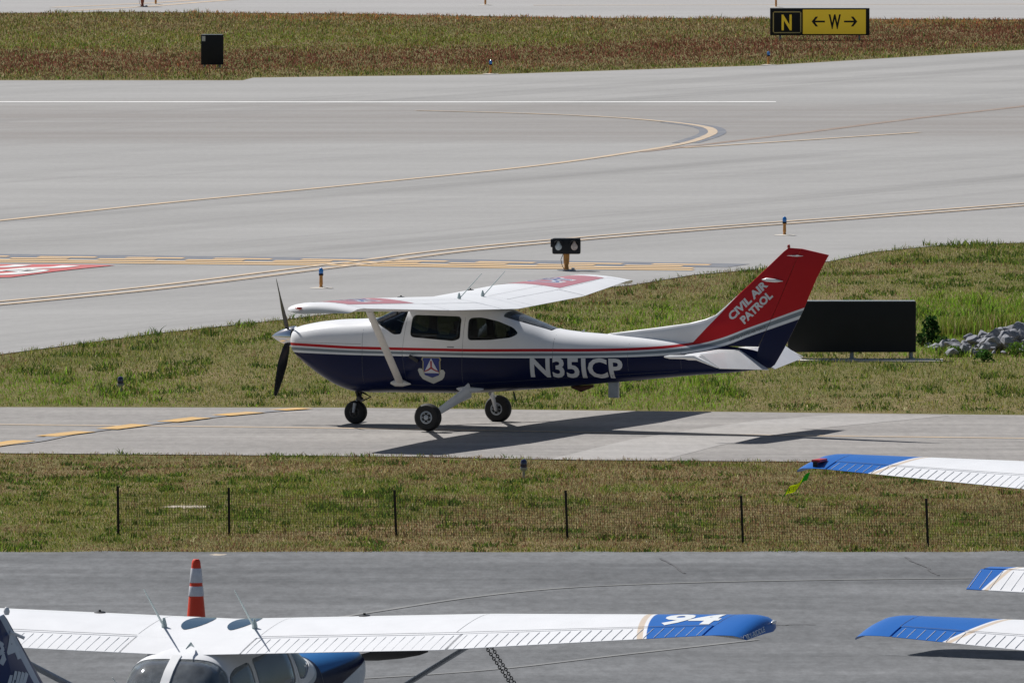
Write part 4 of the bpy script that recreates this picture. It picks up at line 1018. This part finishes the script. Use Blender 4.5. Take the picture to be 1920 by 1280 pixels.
v, f = text_mesh('REMOVE BEFORE FLIGHT', .01); p0, p1 = pts[13], pts[4]; mv = []
for p in v:
    t = p.x * .9 + .05; q = p0.lerp(p1, t); i = 13 - t * 9; j = int(i); fr = i - j; q = pts[j].lerp(pts[min(j + 1, 14)], fr); mv.append(q + Vector((0, -.005, (p.y - .5) * .055)))
mobj('lettering', mv, f, M['black'], rb_)

# tie-down chains under the first aircraft's right wing
bpy.context.view_layer.update()
def chain(name, a, b_, label, nlinks=95, r=.016):
    a, b_ = Vector(a), Vector(b_); t = thing(name, a, label, 'chain'); mb = MB(); L_ = (b_ - a).length / nlinks
    d = (b_ - a).normalized(); u = d.cross(Vector((0, 1, 0))).normalized(); w_ = d.cross(u)
    for strand in (0, 1):
        for k in range(nlinks):
            off = u * (.022 * (1 - 2 * strand) * (1 - k / nlinks)) ; c = d * (L_ * (k + .5)) + off
            s1 = u if k % 2 else w_; pts = []
            for j in range(9):
                th = 2 * math.pi * j / 8; pts.append(c + d * (math.cos(th) * L_ * .66) + s1 * (math.sin(th) * r * .8))
            mb.tube(pts, .0048, 5, caps=False, up=u if k % 2 == 0 else w_)
    mb.build('links', M['dark_metal'], t); return t
a = A.matrix_world @ (Wa.pt(2.78, .55, False)); gnd = Vector((a.x + 1.25, a.y - .6, APRON_Z + .03))
chain('tie_down_chain', a, gnd, 'doubled dark tie-down chain hanging under the white wing numbered 94')

# ------------------------------------------------------------------ traffic cone
M['cone'] = mat('orange_red_cone_plastic', (.82, .055, .016), .45, var=.06, scale=6); M['collar'] = mat('reflective_collar', (.68, .68, .73), .35, var=.08, scale=25)
cz = P(368, 1203, APRON_Z + .012)
cn = thing('traffic_cone', cz, 'tall orange traffic cone with two white reflective bands standing beyond the white wing', 'cone')
MB().box((0, 0, .02), (.38, .38, .04), bev=.012).build('base', M['black'], cn)
rad = lambda h: .128 - .082 * h / .92
pb = MB().lathe([(rad(.03) + .02, .035), (rad(.05), .06), (rad(.3), .3), (rad(.5), .5), (rad(.8), .8), (rad(.88), .88), (.043, .91), (.03, .925)], (0, 0, 0), 'Z', 28).build('body', M['cone'], cn)
for a_, b_ in ((.515, .625), (.665, .825)): MB().lathe([(rad(a_) + .004, a_), (rad(a_) + .006, a_ + .005), (rad(b_) + .005, b_ - .005), (rad(b_) + .003, b_)], (0, 0, 0), 'Z', 28).build('reflective_band', M['collar'], pb)

# ------------------------------------------------------------------ low mesh fence
fb = [(222, 1003, 912), (430, 1004, 915), (743, 1006, 919), (1064, 1010, 920), (1393, 1019, 930), (1740, 1025, 935), (2090, 1031, 940)]
bases = [PG(x, y) for x, y, _ in fb]
M['mesh'] = mat('olive_plastic_mesh', (.12, .10, .045), .7); M['post'] = mat('dark_steel_post', (.020, .017, .015), .6, .3, var=.3, scale=12)
fn = thing('mesh_fence', bases[0], 'low see-through mesh fence with dark steel posts along the dry grass strip', 'fence')
o0f = bases[0]; tops = []
for (x, yb, yt), b_ in zip(fb, bases):
    k = (b_.y / FPX); h = (yb - yt) * k; ln = -.028 * h * 1.4 if x > 700 else -.012 * h; tops.append(b_ + Vector((ln, 0, h)))
    q = b_ - o0f
    pm = MB().box(q + Vector((ln / 2, 0, h / 2)), (.032, .012, h + .02), rot=Matrix.Rotation(math.atan2(ln, h), 3, 'Y').to_euler()); pm.box(q + Vector((ln / 2, .012, h / 2)), (.012, .024, h), rot=Matrix.Rotation(math.atan2(ln, h), 3, 'Y').to_euler())
    pm.build('post', M['post'], fn, False)
for i in range(len(bases) - 1):
    a, b_ = bases[i] - o0f, bases[i + 1] - o0f; ta, tb = tops[i] - o0f, tops[i + 1] - o0f; mb = MB(); n = int((b_ - a).length / .034); w_ = .0021
    for k in range(1, n):
        t = k / n; p, q = a.lerp(b_, t), a.lerp(b_, t) * .06 + ta.lerp(tb, t) * .94 - Vector((0, 0, .03 * math.sin(math.pi * t)))
        j = random.uniform(-.003, .003)
        mb.add([p + Vector((-w_ + j, -.002, 0)), p + Vector((w_ + j, -.002, 0)), q + Vector((w_, -.002, 0)), q + Vector((-w_, -.002, 0))], [(0, 1, 2, 3)])
    for k in range(1, 17):
        s_ = k / 17; row = [a.lerp(b_, t).lerp(a.lerp(b_, t) * .06 + ta.lerp(tb, t) * .94 - Vector((0, 0, .03 * math.sin(math.pi * t))), s_) for t in np.linspace(0, 1, 9)]
        for p, q in zip(row, row[1:]): mb.add([p + Vector((0, -.003, -.0011)), q + Vector((0, -.003, -.0011)), q + Vector((0, -.003, .0011)), p + Vector((0, -.003, .0011))], [(0, 1, 2, 3)])
    mb.build('mesh_panel', M['mesh'], fn, False)

# ------------------------------------------------------------------ lights
GL = 'blue taxiway edge lights on orange stakes'
def edge_light():
    t = thing('taxiway_light', (0, 0, 0), '', 'light', group=GL)
    MB().lathe([(.20, 0), (.21, .006), (.12, .012), (.06, .016)], (0, 0, 0), 'Z', 24).build('base_plate', M['slab'], t)
    MB().lathe([(.034, .012), (.03, .03), (.026, .05), (.033, .075), (.031, .12), (.029, .2), (.033, .225)], (0, 0, 0), 'Z', 14).build('stake', M['orange'], t)
    ln_ = MB().lathe([(.040, .225), (.042, .25), (.040, .258)], (0, 0, 0), 'Z', 16).build('collar', M['black'], t)
    MB().lathe([(.036, .258), (.041, .275), (.042, .31), (.034, .34), (.018, .355), (.004, .36)], (0, 0, 0), 'Z', 18).build('lens', M['blue_lens'], t)
    return t
EL = edge_light(); first = True
for (x, y, lb) in ((602, 540, 'blue-topped orange taxiway light standing just above the near wing tip of the taxiing airplane'),
                   (1471, 441, 'blue-topped orange taxiway light straight above the red tail fin'),
                   (1441, 122, 'blue-topped orange taxiway light at the pavement edge below the yellow sign'),
                   (920, 139, 'blue-topped orange taxiway light at the grass edge between the black box and the yellow sign'),
                   (910, 10, 'taxiway light at the top edge of the picture, alone beyond the far grass'),
                   (1455, 14, 'taxiway light rising behind the letter N panel of the yellow sign'),
                   (292, 9, 'thin taxiway light close beside the red-orange post at the top edge')):
    o = EL if first else copy_tree(EL); first = False; o.location = P(x, y, .012); o['label'] = lb; o.rotation_euler.z = random.uniform(0, 6)
GN = 'dark blue dome lights in the grass'
def dome_light(h, label, x, y):
    p = PG(x, y); t = thing('dome_light', p, label, 'light', group=GN)
    MB().lathe([(.018, 0), (.018, h - .14)], (0, 0, 0), 'Z', 12).build('stake', M['metal'], t)
    MB().lathe([(.02, h - .17), (.045, h - .15), (.052, h - .125), (.052, h - .115)], (0, 0, 0), 'Z', 18).build('collar', M['leg_grey'], t)
    MB().lathe([(.044, h - .115), (.047, h - .09), (.046, h - .04), (.036, h - .012), (.02, h - .002), (.003, h)], (0, 0, 0), 'Z', 20).build('lens', M['navy_lens'], t)
dome_light(.26, 'dark blue dome light low in the green grass left of the taxiing airplane', 226, 737)
dome_light(.27, 'dark blue dome light on a thin stake in the dry grass below the airplane shadow', 982, 897)
def guard_light(x, y, lens_mats, label):
    t = thing('runway_guard_light', P(x, y, .012), label, 'light', group='runway guard lights')
    MB().lathe([(.17, 0), (.17, .012), (.09, .02)], (0, 0, 0), 'Z', 24).box((.12, -.02, .025), (.06, .05, .04), bev=.01).build('base_plate', M['metal'], t)
    MB().lathe([(.048, .015), (.042, .06), (.035, .09), (.05, .13), (.055, .2), (.058, .32)], (0, 0, 0), 'Z', 16).build('post', M['rust'] if y < 100 else M['orange'], t)
    bx = MB().box((0, 0, .445), (.52, .20, .29), bev=.045).build('housing', M['black'], t)
    MB().box((-.255, -.02, .50), (.07, .16, .15), bev=.025).build('photocell', M['black'], bx)
    for sg, lm in zip((-1, 1), lens_mats):
        q = []
        for k in range(20):
            th = 2 * math.pi * k / 20; xx = .062 * math.sin(th) * (1 - .55 * max(0, math.cos(th)) ** 1.2); zz = .075 * math.cos(th) + (.02 if math.cos(th) > .7 else 0); q.append((xx, zz))
        mb = MB(); mb.loft([[Vector((sg * .145 + a * s_, yy, .445 + b_ * s_)) for a, b_ in q] for s_, yy in ((1, -.095), (1, -.104), (.8, -.115), (.4, -.122))]); mb.build('lens', lm, bx)
        hd = MB(); arc = [(math.cos(R(a)), math.sin(R(a))) for a in range(15, 166, 15)]
        hd.loft([[Vector((sg * .145 + .098 * a, yy, .45 + .105 * b_)) for a, b_ in arc] + [Vector((sg * .145 + .09 * a, yy, .45 + .097 * b_)) for a, b_ in arc[::-1]] for yy in (-.09, -.17)]); hd.build('hood', M['black'], bx)
    MB().tube([(-.06, -.03, .30), (-.10, -.04, .2), (-.08, -.04, .1), (-.04, -.02, .02)], .006, 8).build('cable', M['dark_metal'], t)
guard_light(1062, 507, (M['clear_lens'], M['amber_lens']), 'black twin-lens runway guard light on an orange post beside the hold line')
guard_light(267, 13, (M['clear_lens'], M['amber_lens']), 'runway guard light on a red-orange post at the top edge, mostly cut off')

# ------------------------------------------------------------------ signs
def sign_box(t, w_, h, d, z0, name='box', m=None):
    return MB().box((0, 0, z0 + h / 2), (w_, d, h), bev=.012).build(name, m or M['black'], t)
k75 = 1 / ((78 - HORIZ) / CAM_H)
ps = P(1537, 76, 0)
sg_ = thing('taxiway_sign', ps, 'black and yellow airfield sign reading N and W between two arrows', 'sign')
SW, SH = 187 * k75, 51 * k75
bx = sign_box(sg_, SW, SH, .22, .14)
def spt(x, y): return Vector(((x - 1537) * k75, -.112, .14 + (64 - y) * k75))
def splate(name, x0, y0, x1, y1, dy, m, par): return mobj(name, [spt(x0, y1) + Vector((0, dy, 0)), spt(x1, y1) + Vector((0, dy, 0)), spt(x1, y0) + Vector((0, dy, 0)), spt(x0, y0) + Vector((0, dy, 0))], [(0, 1, 2, 3)], m, par)
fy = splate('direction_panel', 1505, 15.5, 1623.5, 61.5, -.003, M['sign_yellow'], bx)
mb = MB()
for a, b_, c_, d_ in ((1448.5, 19, 1502, 20.8), (1448.5, 58, 1502, 59.8), (1448.5, 19, 1450.5, 59.8), (1500, 19, 1502, 59.8)):
    mb.add([spt(a, d_), spt(c_, d_), spt(c_, b_), spt(a, b_)], [(0, 1, 2, 3)])
mb.v = [v_ + Vector((0, -.004, 0)) for v_ in mb.v]; mb.build('location_border', mat('sign_pale_yellow', (.70, .55, .22), .5), bx, False)
def stext(s, x0, y0, x1, y1, m, par, off=.03):
    v, f = text_mesh(s, off); mobj('letter', [spt(x0 + p.x * (x1 - x0), y1 + p.y * (y0 - y1)) + Vector((0, -.006, 0)) for p in v], f, m, par)
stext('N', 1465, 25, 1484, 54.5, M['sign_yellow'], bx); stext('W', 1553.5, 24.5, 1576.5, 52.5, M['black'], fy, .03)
for sgn, xc in ((-1, 1534), (1, 1595)):
    ar = [(-12.5, 1.7), (-12.5, -1.7), (6.5, -1.7), (-1, -9.5), (4.2, -9.5), (12.5, 0), (4.2, 9.5), (-1, 9.5), (6.5, 1.7)]
    ar = [(-12.5, 1.7), (-12.5, -1.7), (5.8, -1.7), (.3, -9.3), (5, -9.3), (12.5, 0), (5, 9.3), (.3, 9.3), (5.8, 1.7)]
    mobj('arrow', [spt(xc + sgn * a, 38 + b_) + Vector((0, -.006, 0)) for a, b_ in ar], [tuple(range(9))], M['black'], fy)
for x in (-1.1, 1.1): MB().tube([(x, 0, 0), (x, 0, .16)], .03, 10).build('leg', M['leg_grey'], sg_)
# its small dark neighbour far left
k = 1 / ((126 - HORIZ) / CAM_H); ps = P(398, 128, 0)
s2 = thing('sign_back', ps, 'small upright black sign box with a white sticker standing in the far brown grass', 'sign')
bx = sign_box(s2, 42 * k, 56 * k, .20, .09)
MB().box((-16 * k, -.103, .09 + 49 * k), (6.5 * k, .006, 9.5 * k)).build('sticker', M['letter'], bx, False); MB().box((0, 0, .09 + 56.3 * k), (38 * k, .19, .012)).build('cap', M['leg_grey'], bx, False)
for x in (-.2, .2): MB().tube([(x, 0, 0), (x, 0, .1)], .03, 10).build('leg', M['leg_grey'], s2)
# the big one behind the tail
k = 1 / ((672 - HORIZ) / CAM_H); ps = P(1597, 674, .0)
s3 = thing('sign_back', ps, 'wide plain black sign back on two grey legs behind the red airplane tail', 'sign')
bx = sign_box(s3, 240 * k, 95 * k, .24, .125)
MB().box((0, 0, .125 + 95 * k + .004), (236 * k, .225, .012)).build('cap', M['leg_grey'], bx, False)
for x in (-111 * k, 0, 111 * k): MB().tube([(x, 0, 0), (x, 0, .13)], .034, 12).lathe([(.07, 0), (.07, .012)], (x, 0, .016), 'Z', 14).build('leg', M['leg_grey'], s3)
slb = [P(1440, 678), P(1768, 679.4), P(1768, 675), P(1440, 673.8)]
sl_ = MB().loft([[v_ + Vector((0, 0, -.03)) for v_ in slb], [v_ + Vector((0, 0, .025)) for v_ in slb]]).build('concrete_slab', M['slab'], None, False); tag(sl_, 'long pale concrete slab under the wide black sign', 'slab')

# ------------------------------------------------------------------ rocks and plants right of the black sign
def rock_material():
    m = bpy.data.materials.new('rock'); N, L = nodes(m); b = bsdf(m); tc = N.new('ShaderNodeTexCoord'); oi = N.new('ShaderNodeObjectInfo')
    n1 = noise(N, L, tc.outputs['Object'], 5, 8, .7); n2 = noise(N, L, tc.outputs['Object'], 1.3, 3, .5)
    c = ramp(N, L, n1, [(.3, (.17, .175, .20)), (.55, (.33, .335, .36)), (.75, (.50, .495, .49))]); g = math_node(N, L, 'MULTIPLY', mapr(N, L, oi.outputs['Random'], 0, 1, .75, 1.2), mapr(N, L, n2, .3, .7, .85, 1.1))
    finish(N, L, b, c, g); b.inputs['Roughness'].default_value = .95
    bp = N.new('ShaderNodeBump'); bp.inputs['Strength'].default_value = .5; bp.inputs['Distance'].default_value = .02; L.new(n1, bp.inputs['Height']); L.new(bp.outputs[0], b.inputs['Normal']); return m
M['rock'] = rock_material(); protos = []
for k in range(7):
    bm = bmesh.new(); bmesh.ops.create_icosphere(bm, subdivisions=3, radius=1); r_ = random.Random(k + 3)
    pl = [(Vector((r_.gauss(0, 1), r_.gauss(0, 1), r_.gauss(0, 1))).normalized(), r_.uniform(.42, .8)) for _ in range(12)]
    for v_ in bm.verts:
        for n_, d_ in pl:
            e = v_.co.dot(n_) - d_
            if e > 0: v_.co -= n_ * e * .9
        v_.co *= 1 + .03 * math.sin(7 * v_.co.x + k) * math.cos(6 * v_.co.y)
    me = bpy.data.meshes.new('rock'); bm.to_mesh(me); bm.free(); me.materials.append(M['rock'])
    for p in me.polygons: p.use_smooth = False
    protos.append(me)
rr = random.Random(5)
for k in range(210):
    x = 1752 + 330 * (k / 209) + rr.uniform(-14, 14); tt = min(1, max(0, (x - 1752) / 150)); yb = rr.uniform(652, 670) if x > 1780 else rr.uniform(650, 657)
    p = P(x, yb); lift = rr.random() ** .8 * .30 * tt; p.y += lift * 2.5; s_ = rr.choice([.05, .07, .09, .12, .15]) * rr.uniform(.8, 1.1) * (.8 + .35 * tt)
    o = bpy.data.objects.new('rock', protos[k % 7]); COL.objects.link(o); o.location = (p.x, p.y, lift + s_ * .35)
    o.scale = (s_ * rr.uniform(1, 1.5), s_ * rr.uniform(.8, 1.2), s_ * rr.uniform(.6, .95)); o.rotation_euler = (rr.uniform(-.4, .4), rr.uniform(-.4, .4), rr.uniform(0, 6))
    tag(o, 'rough grey boulder in the rock pile right of the wide black sign', 'rock', 'boulders of the rock pile')
for k in range(9):
    p = P(1738 + 9 * k + rr.uniform(-3, 3), rr.uniform(649, 655)); o = bpy.data.objects.new('rock', protos[k % 7]); COL.objects.link(o); s_ = rr.uniform(.06, .11)
    o.location = (p.x, p.y, .03); o.scale = (s_ * 1.4, s_, s_ * .6); o.rotation_euler.z = rr.uniform(0, 6); tag(o, 'rough grey boulder in the rock pile right of the wide black sign', 'rock', 'boulders of the rock pile')
def leafy(name, x, y, rx, h, n, col, label, cat, lw=.05, group=None):
    p = PG(x, y); t = thing(name, p, label, cat, group=group); v = []; f = []; st = MB()
    for k in range(5): a = k * 1.3; st.tube([(0, 0, 0), (rx * .3 * math.cos(a), rx * .3 * math.sin(a), h * .4), (rx * .5 * math.cos(a), rx * .5 * math.sin(a), h * .75)], [.01, .007, .004], 6)
    st.build('stem', M['grass_stem'], t)
    cols = []
    for k in range(n):
        th, u_ = rng.uniform(0, 6.28), rng.random(); rad_ = rx * math.sqrt(rng.random()) * (1 - .55 * u_ ** 2); c = Vector((rad_ * math.cos(th), rad_ * math.sin(th), .02 + h * u_))
        a = Vector(rng.normal(0, 1, 3)).normalized(); b_ = a.cross(Vector(rng.normal(0, 1, 3))).normalized(); s_ = lw * rng.uniform(.6, 1.3); q = len(v)
        v += [c - a * s_, c + b_ * s_ * .4, c + a * s_, c - b_ * s_ * .4]; f.append((q, q + 1, q + 2, q + 3)); cols += [np.array(col) * rng.lognormal(0, .3)] * 4
    o = mobj('foliage', v, f, M['grass'], t); at = o.data.color_attributes.new('Col', 'FLOAT_COLOR', 'POINT')
    at.data.foreach_set('color', np.concatenate([np.clip(np.array(cols), .005, .6), np.ones((len(v), 1))], 1).ravel()); return t
M['grass_stem'] = mat('stem', (.10, .10, .04), .9)
leafy('weed', 1728, 650, .12, .20, 120, (.035, .08, .02), 'small dark weed under the right end of the black sign', 'weed', .04)
leafy('weed', 1768, 652, .15, .16, 150, (.05, .11, .025), 'dark weed between the shrub and the first boulders', 'weed', .04)
leafy('shrub', 1745, 648, .19, .46, 330, (.03, .075, .02), 'dark green leafy shrub against the right end of the black sign', 'shrub')
leafy('weed', 1845, 678, .16, .17, 200, (.06, .14, .03), 'dark leafy weed in front of the rock pile', 'weed', .035)
leafy('weed', 1790, 668, .14, .14, 160, (.11, .21, .03), 'bright green weed at the left foot of the rock pile', 'weed', .035)
leafy('weed', 1905, 668, .20, .20, 220, (.10, .18, .03), 'green weed at the right edge in front of the boulders', 'weed', .035)
def tuft(x, y, r, h, n, label):
    p = P(x, y); X_ = rng.normal(p.x, r * .5, n); Y_ = rng.normal(p.y, r * .5, n); o = blades('grass_tuft', X_, Y_, h * rng.uniform(.5, 1.1, n), rng.uniform(.008, .014, n), colour(choose([np.full(n, .6), np.full(n, .6), np.full(n, .15), np.full(n, .01), np.full(n, .01), np.full(n, .2), np.full(n, .1), np.full(n, .5)])), .45); tag(o, label, 'grass', kind='stuff')
tuft(1790, 630, .45, .34, 900, 'tall bright green tuft of grass behind the left end of the boulders')
tuft(1860, 615, .5, .26, 800, 'bright green tuft of grass behind the middle of the rock pile')
